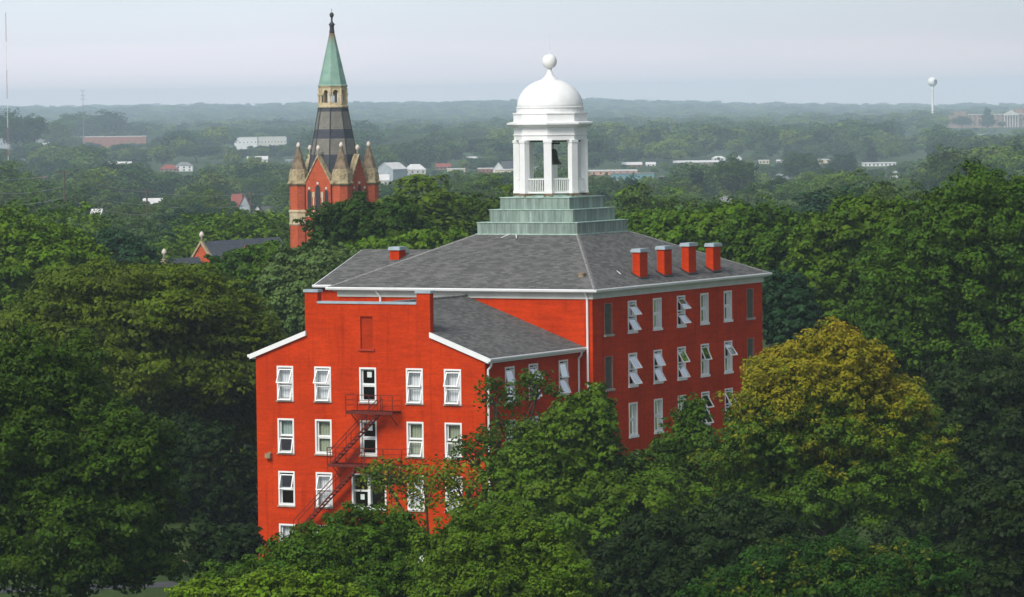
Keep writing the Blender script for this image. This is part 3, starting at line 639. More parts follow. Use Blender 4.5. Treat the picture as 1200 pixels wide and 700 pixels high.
# the bell hangs inside and is its own thing
bw_ = HW(A0 - .1 + .25, B0 - .1, 0)
bell = empty('bell', (bw_[0], bw_[1], 25.05), 0); tag(bell, 'dark bronze bell hanging inside the open white cupola', 'bell')
b_ = MB(); b_.lathe([(.02, 1.12), (.2, 1.08), (.3, .95), (.34, .6), (.42, .3), (.58, .1), (.64, 0), (.58, 0), (.4, .2), (.3, .5), (.05, .9)], 24, caps=False); b_.build('bell_body', M['bell'], bell, smooth=True)
b_ = MB(); b_.bar((0, 0, 1.1), (0, 0, 1.5), .05); b_.bar((-.5, 0, 1.5), (.5, 0, 1.5), .09); b_.bar((-2.1, 0, 1.65), (2.1, 0, 1.65), .07); b_.build('yoke', M['bell'], bell)
b_ = MB(); b_.bar((0, 0, .9), (0, 0, .1), .025); b_.lathe([(.02, -.02), (.09, .05), (.07, .14), (.02, .18)], 10); b_.build('clapper', M['bell'], bell)

# ------------------------------------------------------------------ the towered hall behind (same kind of frame, turned 30.5 degrees)
TC = at(391.5, 215, 615.0); TA = R(30.5)
tw = empty('towered_hall', (TC[0], TC[1], 0), -TA)
tag(tw, 'orange red brick hall with corner turrets and a tall banded slate and green copper spire', 'church')
def lancet(mb, tf, x, z0, z1, w_, m=0, n=6):
    """pointed panel: tf(x, z) -> point"""
    sp = z1 - w_ * 0.95; pts = [(x - w_ / 2, z0), (x + w_ / 2, z0), (x + w_ / 2, sp)]
    for k in range(1, n): t_ = k / n; pts.append((x + w_ / 2 * math.cos(t_ * math.pi / 2) ** .8, sp + (z1 - sp) * math.sin(t_ * math.pi / 2)))
    pts.append((x, z1))
    for k in range(n - 1, 0, -1): t_ = k / n; pts.append((x - w_ / 2 * math.cos(t_ * math.pi / 2) ** .8, sp + (z1 - sp) * math.sin(t_ * math.pi / 2)))
    pts.append((x - w_ / 2, sp)); return [tf(*p) for p in pts]
HS = 3.55
b_ = MB(); b_.box(-3.5, 3.5, -3.5, 3.5, -1.5, 18.6); b_.build('tower_wall', M['church_brick'], tw)
for sx in (-1, 1):
    for sy in (-1, 1):
        e_ = empty('turret', (sx * HS, sy * HS, 0), 0, tw)
        b_ = MB(); b_.lathe([(1.36, -1.5), (1.36, 18.35)], 8, ph=PH); b_.build('turret_shaft', M['church_brick'], e_)
        b_ = MB(); b_.lathe([(1.42, 12.7), (1.50, 12.9), (1.42, 13.0), (1.42, 14.4), (1.54, 14.5), (1.54, 14.75), (1.4, 14.85)], 8, ph=PH); b_.build('stone_band', M['cream'], e_)
        b_ = MB(); b_.lathe([(1.38, 18.2), (1.66, 18.45), (1.66, 18.62), (1.50, 18.8), (1.42, 19.6), (1.22, 20.5), (1.05, 20.55)], 8, ph=PH); b_.build('turret_eaves', M['cream_old'], e_)
        b_ = MB(); b_.lathe([(1.12, 20.5), (.16, 23.65)], 8, ph=PH); b_.build('turret_cone', M['brown_stone'], e_)
        b_ = MB(); b_.lathe([(.14, 23.5), (.26, 23.62), (.30, 23.85), (.22, 24.08), (.1, 24.24), (.0, 24.3)], 12); b_.build('ball_finial', M['knob'], e_, smooth=True)
for k in range(4):
    e_ = empty('gable', (0, 0, 0), k * math.pi / 2, tw)       # faces -y in its own frame
    YF = -4.1
    b_ = MB(); b_.prism([(-2.05, 10), (2.05, 10), (2.05, 18.75), (0, 22.2), (-2.05, 18.75)], YF, -3.4); b_.build('gable_wall', M['church_brick'], e_)
    b_ = MB()
    for sg in (-1, 1):
        b_.hexa([(sg * 2.25, YF - .15, 18.35), (0, YF - .15, 22.15), (0, -3.3, 22.15), (sg * 2.25, -3.3, 18.35), (sg * 2.25, YF - .15, 18.75), (0, YF - .15, 22.55), (0, -3.3, 22.55), (sg * 2.25, -3.3, 18.75)])
    b_.build('gable_coping', M['cream_old'], e_)
    b_ = MB(); b_.lathe([(.12, 22.3), (.13, 23.1), (.28, 23.25), (.30, 23.45), (.22, 23.7), (.0, 23.9)], 12, c=(0, YF + .15)); b_.build('ball_finial', M['knob'], e_, smooth=True)
    b_ = MB(); b_.prism([(-2.2, 18.4), (2.2, 18.4), (0, 22.0)], -3.4, 0.0); b_.build('gable_roof', M['slate_plain'], e_)
    for x, z1, w_ in ((0, 18.3, 1.0), (-1.42, 17.6, .78), (1.42, 17.6, .78)):
        b_ = MB(); b_.face(lancet(b_, lambda X, Z: (X, YF - .03, Z), x, 14.4, z1, w_ * .82)); l_ = b_.build('lancet_window', M['rib'], e_)
        o_ = lancet(b_, lambda X, Z: (X, YF - .10, Z), x, 14.4, z1 + .16, w_ * 1.06); i_ = lancet(b_, lambda X, Z: (X, YF - .10, Z), x, 14.4, z1, w_ * .82); j_ = lancet(b_, lambda X, Z: (X, YF - .005, Z), x, 14.4, z1 + .16, w_ * 1.06)
        b_ = MB(); n = len(o_)
        for q in range(1, n - 0):
            q2 = (q + 1) % n
            b_.face([o_[q], o_[q2], i_[q2], i_[q]]); b_.face([o_[q], j_[q], j_[q2], o_[q2]])
        b_.build('window_surround', M['church_brick'], l_)
        b_ = MB(); b_.box(x - .15, x + .15, YF - .16, YF - .02, z1 + .1, z1 + .42); b_.build('keystone', M['knob'], l_)
    b_ = MB()
    for x in (-.72, .72): b_.box(x - .11, x + .11, YF - .14, YF - .004, 14.4, 17.1)
    for x in (-.72, .72): b_.box(x - .2, x + .2, YF - .17, YF - .001, 16.6, 17.35)
    b_.box(-2.05, 2.05, YF - .12, YF - .002, 13.9, 14.35); b_.build('stone_shafts', M['cream'], e_)
spire = empty('spire', (0, 0, 0), 0, tw)
def RS(z): return 2.05 + (29.1 - z) * (3.55 - 2.05) / 8.3
b_ = MB(); b_.lathe([(RS(18.6), 18.6), (2.05, 29.1)], 8, ph=PH); b_.build('slate_roof', M['slate'], spire)
b_ = MB()
for k in range(8):
    an = PH + k * math.pi / 4; b_.bar((RS(18.6) * math.cos(an), RS(18.6) * math.sin(an), 18.6), (2.05 * math.cos(an), 2.05 * math.sin(an), 29.1), .085, n=5)
b_.build('lead_rib', M['rib'], spire)
b_ = MB(); b_.lathe([(2.0, 28.95), (2.22, 29.1), (2.22, 29.3), (2.05, 29.35), (2.05, 29.5), (1.7, 29.55)], 8, ph=PH); b_.lathe([(1.7, 31.72), (1.98, 31.75), (1.98, 31.85), (2.12, 32.05), (2.12, 32.15), (1.7, 32.2)], 8, ph=PH); b_.build('belfry_cornice', M['cream'], spire)
for k in range(8):
    an = k * math.pi / 4; rr_ = 1.95 * math.cos(PH); hw = 1.95 * math.sin(PH)
    tf = lambda X, Z, D=0.0: ((rr_ - D) * math.cos(an) - X * math.sin(an), (rr_ - D) * math.sin(an) + X * math.cos(an), Z)
    ap = lancet(None, lambda X, Z: (X, Z), 0, 29.75, 31.55, hw * 1.15)
    b_ = MB()
    for D in (0.0, 0.25):
        b_.face([tf(-hw, 29.5, D), tf(hw, 29.5, D), tf(hw, 29.75, D), tf(-hw, 29.75, D)])
        h_ = ap[1:]                                       # up the right side, over, down the left
        half = len(h_) // 2
        for q in range(len(h_) - 1):
            (x1, z1), (x2, z2) = h_[q], h_[q + 1]
            sx = hw if (x1 + x2) > 0 else -hw
            b_.face([tf(x1, z1, D), tf(sx, z1, D), tf(sx, z2, D), tf(x2, z2, D)])
        b_.face([tf(-hw, 31.55, D), tf(hw, 31.55, D), tf(hw, 31.8, D), tf(-hw, 31.8, D)])
    for q in range(len(ap)):
        p_, q_ = ap[q], ap[(q + 1) % len(ap)]; b_.face([tf(*p_, 0.0), tf(*q_, 0.0), tf(*q_, .25), tf(*p_, .25)])
    for D in (0.0,): b_.face([tf(-hw, 29.75, D), tf(ap[0][0], 29.75, D), tf(ap[0][0], 29.76, D), tf(-hw, 29.76, D)])
    b_.bar(tf(-hw, 29.5, -.04), tf(-hw, 31.8, -.04), .11, n=6); b_.bar(tf(-hw, 30.8, -.05), tf(-hw, 31.0, -.05), .2, n=6)
    b_.build('belfry_arch', M['cream'], spire)
b_ = MB(); b_.lathe([(2.14, 32.15), (2.0, 32.3), (.36, 39.5)], 8, ph=PH); b_.build('copper_spire', M['verdigris'], spire)
b_ = MB(); b_.lathe([(.34, 39.45), (.38, 39.6), (.30, 40.1), (.32, 40.5), (.46, 40.7), (.30, 40.85), (.14, 41.1), (.12, 41.6), (.28, 41.85), (.32, 42.05), (.22, 42.3), (0, 42.4)], 10); b_.bar((0, 0, 42.3), (0, 0, 42.9), .03); b_.build('finial', M['rib'], spire, smooth=True)
# the long slate-roofed range to the left
def gable_range(px, py, Y, length, hw, rise, finial, wall_h=16):
    p = at(px, py, Y); d = p - np.array([TC[0], TC[1], 0]); a = d[0] * math.cos(TA) - d[1] * math.sin(TA); b = d[0] * math.sin(TA) + d[1] * math.cos(TA); z = p[2]
    b_ = MB(); b_.prism([(a - hw, -1.5), (a + hw, -1.5), (a + hw, z - rise), (a, z), (a - hw, z - rise)], b, b + length); b_.build('range_wall', M['church_brick'], tw)
    b_ = MB()
    for sg in (-1, 1): b_.hexa([(a + sg * (hw + .3), b + .3, z - rise - .25), (a, b + .3, z + .05), (a, b + length, z + .05), (a + sg * (hw + .3), b + length, z - rise - .25), (a + sg * (hw + .3), b + .3, z - rise - .05), (a, b + .3, z + .25), (a, b + length, z + .25), (a + sg * (hw + .3), b + length, z - rise - .05)])
    r_ = b_.build('slate_roof', M['slate_plain'], tw)
    b_ = MB()
    for sg in (-1, 1): b_.hexa([(a + sg * (hw + .35), b - .2, z - rise - .3), (a, b - .2, z), (a, b + .32, z), (a + sg * (hw + .35), b + .32, z - rise - .3), (a + sg * (hw + .35), b - .2, z - rise + .15), (a, b - .2, z + .45), (a, b + .32, z + .45), (a + sg * (hw + .35), b + .32, z - rise + .15)])
    b_.build('gable_coping', M['cream_old'], tw)
    b_ = MB(); b_.lathe([(.14, z + .3), (.13, z + .8), (.30, z + .95), (.34, z + 1.15), (.22, z + 1.45), (0, z + 1.65)], 12, c=(a, b + .1)); b_.build('ball_finial', M['knob'], tw, smooth=True)
    return a, b, z
ga, gb, gz = gable_range(236, 285.5, 585, 19.0, 3.9, 5.6, True)
gable_range(192, 306, 572, 8.0, 3.0, 4.2, True)
b_ = MB(); b_.box(ga + 1.3, ga + 2.5, gb + 8.2, gb + 10.0, gz - 5, gz - .55); b_.build('chimney', M['old_brick'], tw)

# ------------------------------------------------------------------ the town beyond
def pm(name, c, amt=0.12, rough=0.7): return mat(name, c, rough, 0.2, speckle(0.4, amt))
C = dict(white=pm('white_siding', (.70, .70, .68)), pale=pm('pale_siding', (.55, .53, .48)), grey=pm('grey_metal_siding', (.36, .39, .42)), roofg=pm('grey_roofing', (.20, .20, .20)),
         roofl=pm('light_flat_roofing', (.62, .60, .58)), roofd=pm('dark_roofing', (.07, .07, .075)), roofr=pm('red_roofing', (.26, .07, .05)), brick=pm('far_brick', (.30, .12, .08)),
         tan=pm('tan_brick', (.27, .18, .13)), teal=pm('teal_panel', (.14, .30, .32)), orange=pm('salmon_panel', (.55, .30, .20)), cream=pm('cream_panel', (.62, .53, .38)), red=pm('red_panel', (.55, .03, .03)),
         win=pm('far_window', (.04, .05, .06), rough=.2))
clear = []      # pixel spans that nearer trees leave open: x0, x1, lowest visible y, distance
def place(px0, px1, ytop, Y):
    x0 = at(px0, ytop, Y); x1 = at(px1, ytop, Y); xm = (x0 + x1) / 2; return float(xm[0]), float(xm[2]), float(x1[0] - x0[0])
def building(name, px0, px1, ytop, yvis, Yd, label, wall='white', roof='roofg', style='gable', eave=.5, rz=0., depth=None, cat='house', nwin=4, group=None, storeys=1):
    Y = DM(Yd); x, zt, W_ = place(px0, px1, ytop, Y); g0 = float(hz(x, Y)) - .3; D_ = depth or min(30, max(8, W_ * .7))
    H_ = zt - g0; e_ = empty(name, (x, Y, g0), rz); tag(e_, label, cat, group)
    clear.append((px0 - 1, px1 + 1, yvis, Y))
    hw = W_ / 2; he = H_ * (1 if style == 'flat' else 1 - eave * .6)
    b_ = MB(); b_.box(-hw, hw, -D_ / 2, D_ / 2, 0, he)
    if style == 'front': b_.prism([(-hw, he), (hw, he), (0, H_)], -D_ / 2, D_ / 2)
    if style == 'gable': b_.prism([(-D_ / 2, he), (D_ / 2, he), (0, H_)], -hw, hw, axis='x')
    b_.build('wall', C[wall], e_)
    b_ = MB(); o_ = .4
    if style == 'gable':
        for sg in (-1, 1): b_.hexa([(-hw - o_, sg * (D_ / 2 + o_), he - .3), (hw + o_, sg * (D_ / 2 + o_), he - .3), (hw + o_, 0, H_), (-hw - o_, 0, H_), (-hw - o_, sg * (D_ / 2 + o_), he), (hw + o_, sg * (D_ / 2 + o_), he), (hw + o_, 0, H_ + .3), (-hw - o_, 0, H_ + .3)])
    elif style == 'front':
        for sg in (-1, 1): b_.hexa([(sg * (hw + o_), -D_ / 2 - o_, he - .35), (0, -D_ / 2 - o_, H_), (0, D_ / 2 + o_, H_), (sg * (hw + o_), D_ / 2 + o_, he - .35), (sg * (hw + o_), -D_ / 2 - o_, he - .05), (0, -D_ / 2 - o_, H_ + .3), (0, D_ / 2 + o_, H_ + .3), (sg * (hw + o_), D_ / 2 + o_, he - .05)])
    elif style == 'hip':
        q = min(hw, D_ / 2) * .8; E_ = [(-hw - o_, -D_ / 2 - o_, he), (hw + o_, -D_ / 2 - o_, he), (hw + o_, D_ / 2 + o_, he), (-hw - o_, D_ / 2 + o_, he)]; T_ = [(-hw + q, -D_ / 2 + q, H_), (hw - q, -D_ / 2 + q, H_), (hw - q, D_ / 2 - q, H_), (-hw + q, D_ / 2 - q, H_)]
        for k in range(4): j = (k + 1) % 4; b_.face([E_[k], E_[j], T_[j], T_[k]])
        b_.face(T_); b_.face(E_[::-1])
    else: b_.box(-hw - .3, hw + .3, -D_ / 2 - .3, D_ / 2 + .3, he + .004, he + .7)
    b_.build('roof', C[roof], e_)
    for st in range(storeys):
        zc = he * (0.62 if storeys == 1 else (0.3 + 0.45 * st))
        for k in range(nwin):
            wx = -hw + W_ * (k + .5) / nwin; ww = min(1.2, W_ / nwin * .5); b_ = MB(); b_.box(wx - ww / 2, wx + ww / 2, -D_ / 2 - .06, -D_ / 2 + .05, zc - .8, zc + .6); b_.build('window', C['win'], e_)
    return e_, x, g0, W_, H_, D_
building('school_building', 90, 172, 160.5, 174, 2800, 'long flat roofed brick school building in the trees at upper left', 'brick', 'roofl', 'flat', cat='school', nwin=10, depth=30)
building('house', 41, 57, 160, 172, 2600, 'white and brick house just left of the long brick school', 'white', 'roofg', 'gable', .6, rz=.2)
building('frame_building', -14, 12, 163, 178, 2300, 'grey framed structure cut off at the left edge of the picture', 'grey', 'roofl', 'flat', nwin=7, storeys=2, cat='building')
building('house', 126, 154, 190, 197, 1850, 'white house with a pale dormered roof between dark trees', 'white', 'roofl', 'gable', .9)
building('house', 188, 208, 193, 206, 1750, 'low house with brown hipped roof attached left of the white gabled house', 'tan', 'roofr', 'hip', .9)
building('house', 206, 226, 190, 208, 1760, 'two storey white house with grey hipped roof among the trees left of the spire', 'white', 'roofg', 'hip', .6, storeys=2, nwin=3)
building('store_building', 275, 302, 161.5, 176, 2600, 'white fronted commercial block above a lawn left of the spire', 'white', 'roofl', 'flat', cat='store', nwin=6, depth=20)
building('store_building', 302, 336, 161, 173, 2620, 'low grey commercial block joined right of the white fronted block', 'pale', 'roofl', 'flat', cat='store', nwin=9, depth=16)
building('house', 290, 314, 183.5, 196, 2000, 'small house with a pale low roof below the lawn left of the spire', 'pale', 'roofl', 'gable', .8)
building('house', 335, 352, 187, 194, 2000, 'grey roofed house tucked just left of the turrets', 'pale', 'roofg', 'gable', .8)
building('house', 272, 283, 228, 240, 1060, 'house wing with red roof beside the white gable', 'pale', 'roofr', 'gable', .9, depth=7)
building('house', 281, 293, 229, 248, 1050, 'steep white trimmed gabled house with grey front', 'grey', 'roofr', 'front', .8, nwin=2)
building('house', 295, 309, 241, 252, 1000, 'small white gabled house right of the red roofed house', 'white', 'roofd', 'front', .8, nwin=2)
building('house', 307, 322, 243, 252, 1010, 'house with dark roof and two pale dormers', 'white', 'roofd', 'gable', .9)
building('house', 168, 190, 233, 241, 1120, 'pale roofed house half hidden in the trees behind the wires', 'white', 'roofl', 'gable', .7)
building('house', 133, 147, 275, 292, 680, 'bit of a white house showing through green trees at left', 'white', 'roofl', 'gable', .6)
building('house', 44, 58, 208, 214, 1450, 'house with a dull red roof at far left', 'brick', 'roofr', 'gable', .8)
building('metal_barn', 447, 471, 191, 214, 1450, 'big blue grey metal shed with long pale roof right of the spire', 'grey', 'roofl', 'front', .5, rz=-.6, depth=16, cat='shed', nwin=2)
building('metal_barn', 440, 456, 205, 222, 1380, 'lower pale shed in front of the big metal shed', 'pale', 'roofl', 'gable', .7, depth=12, cat='shed', nwin=2)
building('store_building', 474, 499, 192.5, 205, 1600, 'low building with pale hipped roof right of the metal shed', 'pale', 'roofl', 'hip', .8, cat='store')
building('store_building', 511, 528, 192, 201, 1720, 'small building with a faded red roof between tree crowns', 'tan', 'roofr', 'gable', .8, cat='store')
building('store_building', 524, 545, 198.5, 204, 1600, 'low cream walled building left of the brick shed', 'cream', 'roofl', 'flat', cat='store')
building('store_building', 560, 578, 198, 208, 1600, 'low brown brick shed left of the white gabled house', 'brick', 'roofl', 'flat', cat='store')
building('house', 578, 590, 190, 201, 1600, 'white house with steep pointed gable left of the cupola', 'white', 'roofg', 'front', .9, nwin=2)
building('house', 588, 606, 189.5, 199, 1620, 'dark roofed white house directly left of the cupola columns', 'white', 'roofd', 'gable', .9)
building('store_building', 580, 612, 199.5, 206, 1540, 'long low orange and cream shop front left of the cupola', 'cream', 'roofl', 'flat', cat='store')
building('store_building', 684, 746, 200.5, 206, 1560, 'long salmon fascia shop building right of the cupola', 'orange', 'roofl', 'flat', cat='store', nwin=8)
building('store_building', 716, 766, 204, 211, 1450, 'long low teal fronted shop right of the cupola', 'teal', 'roofg', 'flat', cat='store', nwin=7)
building('warehouse', 729, 752, 190.5, 197, 1750, 'shed with a bright white roof behind the salmon shop', 'brick', 'roofl', 'gable', .8, cat='warehouse')
building('warehouse', 757, 768, 190.5, 196, 1760, 'small white roofed shed beside the bright roofed shed', 'white', 'roofl', 'gable', .8, cat='warehouse', nwin=2)
building('warehouse', 789, 842, 188.5, 197, 1780, 'very long low white roofed warehouse right of the cupola', 'tan', 'roofl', 'gable', .5, cat='warehouse', nwin=8, depth=14)
building('house', 834, 850, 183, 189, 1900, 'pale roofed house above the end of the long warehouse', 'white', 'roofl', 'hip', .8, nwin=2)
building('house', 862, 869, 183, 189, 1900, 'tiny white house front between the crowns right of the warehouse', 'white', 'roofl', 'front', .8, nwin=1)
building('store_building', 889, 901, 188.5, 196, 1800, 'short bright white roofed store at the left of the right-hand row', 'cream', 'roofl', 'flat', cat='store', nwin=3)
building('store_building', 910, 932, 187.5, 194, 1820, 'white roofed store with a raised end, second in the right-hand row', 'pale', 'roofl', 'gable', .4, cat='store', nwin=5)
building('store_building', 951, 974, 187.5, 199, 1800, 'cream sided store with a white roof, middle of the right-hand row', 'cream', 'roofl', 'flat', cat='store', nwin=3)
building('store_building', 1011, 1049, 191.5, 199, 1720, 'white store at the right end of the distant row', 'white', 'roofl', 'flat', cat='store', nwin=8)
building('house', 845, 856, 231, 238, 1050, 'small grey roofed house in the trees above the chimneys', 'pale', 'roofg', 'gable', .8, nwin=2)
building('house', 907, 924, 204.5, 214, 1400, 'house with a steep dark grey roof below the right-hand row of stores', 'grey', 'roofg', 'front', .9, rz=.5, nwin=1)
building('house', 1044, 1054, 201, 213, 1400, 'white gabled house in the trees at right', 'white', 'roofl', 'front', .8, rz=-.3, nwin=1)
for nm, a_, b_2, yt, yv, D_0, lb, wl, rf, stl in (
    ('house', 236, 250, 214, 221, 1300, 'low grey roofed house in the trees left of the red roofed gable', 'pale', 'roofg', 'gable'),
    ('house', 108, 120, 246, 252, 900, 'pale scrap of a house roof deep in the trees at left', 'pale', 'roofl', 'gable'),
    ('house', 20, 33, 186, 191, 1900, 'small grey house roof between dark trees at far left', 'pale', 'roofg', 'hip'),
    ('house', 240, 252, 176, 181, 2300, 'tiny pale house left of the white fronted commercial block', 'white', 'roofg', 'gable'),
    ('house', 352, 362, 205, 212, 1500, 'small white house just behind the left turret', 'white', 'roofg', 'gable'),
    ('house', 500, 509, 205, 211, 1450, 'tiny brown house between the pale stores and the trees', 'tan', 'roofg', 'front'),
    ('house', 548, 558, 184, 188, 2000, 'tiny pale roof above the brown brick shed', 'white', 'roofl', 'gable'),
    ('house', 620, 630, 196, 202, 1700, 'small house glimpsed between the cupola columns', 'cream', 'roofg', 'gable'),
    ('house', 770, 782, 206, 212, 1500, 'small tan house right of the teal fronted shop', 'tan', 'roofg', 'hip'),
    ('house', 870, 884, 200, 206, 1600, 'pale hipped house under the right-hand row of stores', 'pale', 'roofl', 'hip'),
    ('house', 985, 998, 192, 197, 1850, 'small brick house between the cream sided store and the white store', 'brick', 'roofg', 'gable'),
    ('house', 1064, 1078, 188, 193, 1950, 'little pale house right of the white store at the end of the row', 'pale', 'roofl', 'gable'),
    ('house', 1060, 1070, 163, 166, 2900, 'tiny white speck of a house below the water tower', 'white', 'roofl', 'gable'),
    ('house', 1145, 1157, 158, 162, 3000, 'small white building on the lawn before the institution', 'white', 'roofl', 'gable'),
    ('house', 1190, 1204, 155, 160, 3050, 'cream building at the right edge below the institution', 'cream', 'roofl', 'flat')):
    building(nm, a_, b_2, yt, yv, D_0, lb, wl, rf, stl, .8, nwin=2, rz=random.Random(a_).uniform(-.5, .5))
# institution on its rise at far right
x, zt, W_ = place(1112, 1215, 128, 6840); g0 = float(hz(x, 6840)) - .5; H_ = zt - g0
ins = empty('institution_building', (x, 6840, g0), 0); tag(ins, 'long tan brick institution with a columned portico on the far rise at right', 'institution')
clear.append((1108, 1200, 152, 6760))
hw = W_ / 2; m_ = W_ / 103
def bxp(nm, px0, px1, z1, mt, y0=0, y1=16, par=None):
    b_ = MB(); b_.box(-hw + (px0 - 1112) * m_, -hw + (px1 - 1112) * m_, y0, y1, 0 if nm in ('wall',) else z1 - .9, z1); return b_.build(nm, C[mt], par or ins)
m2 = 1
bxp('wall', 1118, 1132, H_ - 3, 'tan', -4); bxp('wall', 1112, 1136, H_ - 9, 'tan', -2); bxp('wall', 1134, 1215, H_ - 8.5, 'tan'); bxp('roof', 1134, 1215, H_ - 7.6, 'roofl', -.5, 16.5); bxp('wall', 1190, 1200, H_ + .5, 'tan', 3); bxp('roof', 1134, 1148, H_ - 6.0, 'roofg')
b_ = MB(); xa = -hw + (1176 - 1112) * m_; xb = -hw + (1193 - 1112) * m_; b_.prism([(xa, H_ - 8), (xb, H_ - 8), ((xa + xb) / 2, H_ - 2)], -8, 0); b_.box(xa, xb, -8, 0, H_ - 10, H_ - 8); b_.build('pediment', C['pale'], ins)
for k in range(6): xx = xa + .8 + (xb - xa - 1.6) * k / 5; b_ = MB(); b_.lathe([(.9, 0), (.75, H_ - 10)], 10, c=(xx, -7)); b_.build('column', C['pale'], ins)
for st in range(3):
    for k in range(14):
        xx = -hw + (1137 + k * 5.4 - 1112) * m_
        if xa - 1 < xx < xb + 1: continue
        b_ = MB(); b_.box(xx - 1.1, xx + 1.1, -.1, .05, 4 + st * 6, 7.4 + st * 6); b_.build('window', C['win'], ins)
# water tower
p = at(1092.7, 96, 7400); g0 = float(hz(p[0], 7400)); wt = empty('water_tower', (p[0], 7400, 0)); tag(wt, 'white ball shaped water tower on a slim stem above the horizon', 'water tower')
ZC = float(p[2]); RB = 8.3
wtm = mat('water_tower_paint', (.80, .79, .75), .4, .3, speckle(.3, .04))
b_ = MB(); b_.lathe([(RB * math.cos(t) if abs(t) < 1.57 else 0.0, ZC + RB * .96 * math.sin(t)) for t in [-math.pi / 2 + .25 + (math.pi - .25) * k / 20 for k in range(21)]], 32); b_.build('tank', wtm, wt, smooth=True)
b_ = MB(); b_.lathe([(4.8, g0), (2.4, g0 + 12), (1.9, g0 + 24), (1.9, ZC - 12.4), (3.0, ZC - RB * .94)], 20); b_.build('stem', wtm, wt, smooth=True)
emb = mat('navy_emblem_paint', (.035, .04, .09), .5, .3, speckle(1, .1))
b_ = MB(); ax = Vector((.62, -.78, .06)).normalized(); q_ = ax.to_track_quat('Z', 'Y'); ring = []
def onb(rho, t): v_ = q_ @ Vector((math.sin(rho) * math.cos(t), math.sin(rho) * math.sin(t), math.cos(rho))); return Vector((0, 0, ZC)) + Vector((v_.x * (RB + .06), v_.y * (RB + .06), v_.z * (RB * .96 + .06)))
for r0, r1 in ((0.0, .16), (.21, .45)):
    for k in range(24):
        t0, t1 = k * math.tau / 24, (k + 1) * math.tau / 24; b_.face([onb(r0, t0), onb(r1, t0), onb(r1, t1), onb(r0, t1)] if r0 else [onb(0, 0), onb(r1, t0), onb(r1, t1)])
b_.build('emblem', emb, wt)
# masts
p = at(6.6, 15, 3000); g0 = float(hz(p[0], 3000)); ms = empty('radio_mast', (p[0], 3000, 0)); tag(ms, 'slender red and white radio mast at the left edge of the sky', 'radio mast')
HM = float(p[2]); n = 6
for k in range(n):
    z0 = g0 + (HM - g0) * k / n; z1 = g0 + (HM - g0) * (k + 1) / n; b_ = MB()
    for q in range(3):
        a_ = q * math.tau / 3; a2 = (q + 1) * math.tau / 3; P_ = lambda a, z: (.26 * math.cos(a), .26 * math.sin(a), z)
        b_.bar(P_(a_, z0), P_(a_, z1), .07)
        zz_ = z0
        while zz_ < z1: b_.bar(P_(a_, zz_), P_(a2, min(z1, zz_ + 1.2)), .04); zz_ += 1.2
    b_.build('mast_section', M['mast_red'] if k % 2 == 1 else wtm, ms)
p = at(97, 106, 5000); g0 = float(hz(p[0], 5000)); ms = empty('antenna_mast', (p[0], 5000, 0)); tag(ms, 'thin grey antenna mast with three cross arms on the left horizon', 'antenna')
b_ = MB(); ZT = float(p[2]); b_.bar((0, 0, g0), (0, 0, ZT), .34); b_.build('pole', M['steel'], ms)
for z in (ZT - .5, ZT - 6, ZT - 10): b_ = MB(); b_.bar((-2.3, 0, z), (2.3, 0, z), .22); b_.bar((-2, 0, z - .8), (-2, 0, z + 1), .2); b_.bar((2, 0, z - .8), (2, 0, z + 1), .2); b_.build('cross_arm', M['steel'], ms)
# utility poles and wires
poles = [(-30, 204, 760), (75, 200, 780), (172, 222, 800), (294, 224, 850), (395, 226, 900), (583, 223, 900), (735, 232, 920)]
labs = [None, 'tall brown utility pole in the trees at far left', 'slim utility pole left of centre of the wires', 'dark utility pole beside the white gabled houses', None, 'dark utility pole left of the copper steps', None]
tops = []
for (px, py, Y), lb in zip(poles, labs):
    Y = DM(Y)
    p = at(px, py, Y); tops.append(p)
    if not lb: lb = {-30: 'utility pole off the left end of the wires', 395: 'utility pole hidden behind the spire', 735: 'utility pole behind the copper steps at right'}[px]
    e_ = empty('utility_pole', (p[0], Y, 0)); tag(e_, lb, 'utility pole', 'utility poles along the wires'); g0 = float(hz(p[0], Y))
    b_ = MB(); b_.bar((0, 0, g0), (0, 0, float(p[2])), .28, n=8, r2=.2); b_.build('pole', M['wood_pole'], e_)
    b_ = MB(); b_.bar((-1.6, 0, float(p[2]) - .5), (1.6, 0, float(p[2]) - .5), .12); b_.build('cross_arm', M['wood_pole'], e_)
for k, (dz, lb) in enumerate(((-.6, 'uppermost pale wire sagging across the left treetops'), (-3.8, 'middle pale wire sagging across the left treetops'), (-6.4, 'lowest pale wire sagging across the left treetops'))):
    b_ = MB()
    for a_, c_ in zip(tops[:-1], tops[1:]):
        pts = [Vector(a_ * (1 - t) + c_ * t) + Vector((0, 0, dz - 1.0 * 4 * t * (1 - t))) for t in [q / 8 for q in range(9)]]; b_.path([tuple(q) for q in pts], .05, n=3)
    o = b_.build('overhead_wire', M['wire']); tag(o, lb, 'wire', 'overhead wires')
# red roadside sign
p = at(717, 211, 2700); g0 = float(hz(p[0], 2700)); e_ = empty('roadside_sign', (p[0], 2700, 0)); tag(e_, 'bright red roadside sign board in front of the teal shop', 'sign'); z = float(p[2])
clear.append((695, 735, 217, 2690))
b_ = MB(); b_.box(-2.8, 2.8, -.15, .15, z - 3.0, z); b_.build('sign_board', C['red'], e_); b_ = MB(); b_.bar((-.9, 0, g0), (-.9, 0, z - 3.0), .2); b_.bar((.9, 0, g0), (.9, 0, z - 3.0), .2); b_.build('post', M['steel'], e_)
b_ = MB(); b_.box(-1.2, 1.2, -.17, -.151, z - 2.3, z - 1.8); b_.box(-1.2, 1.2, -.17, -.151, z - 1.3, z - .9); b_.build('marking', C['white'], e_)

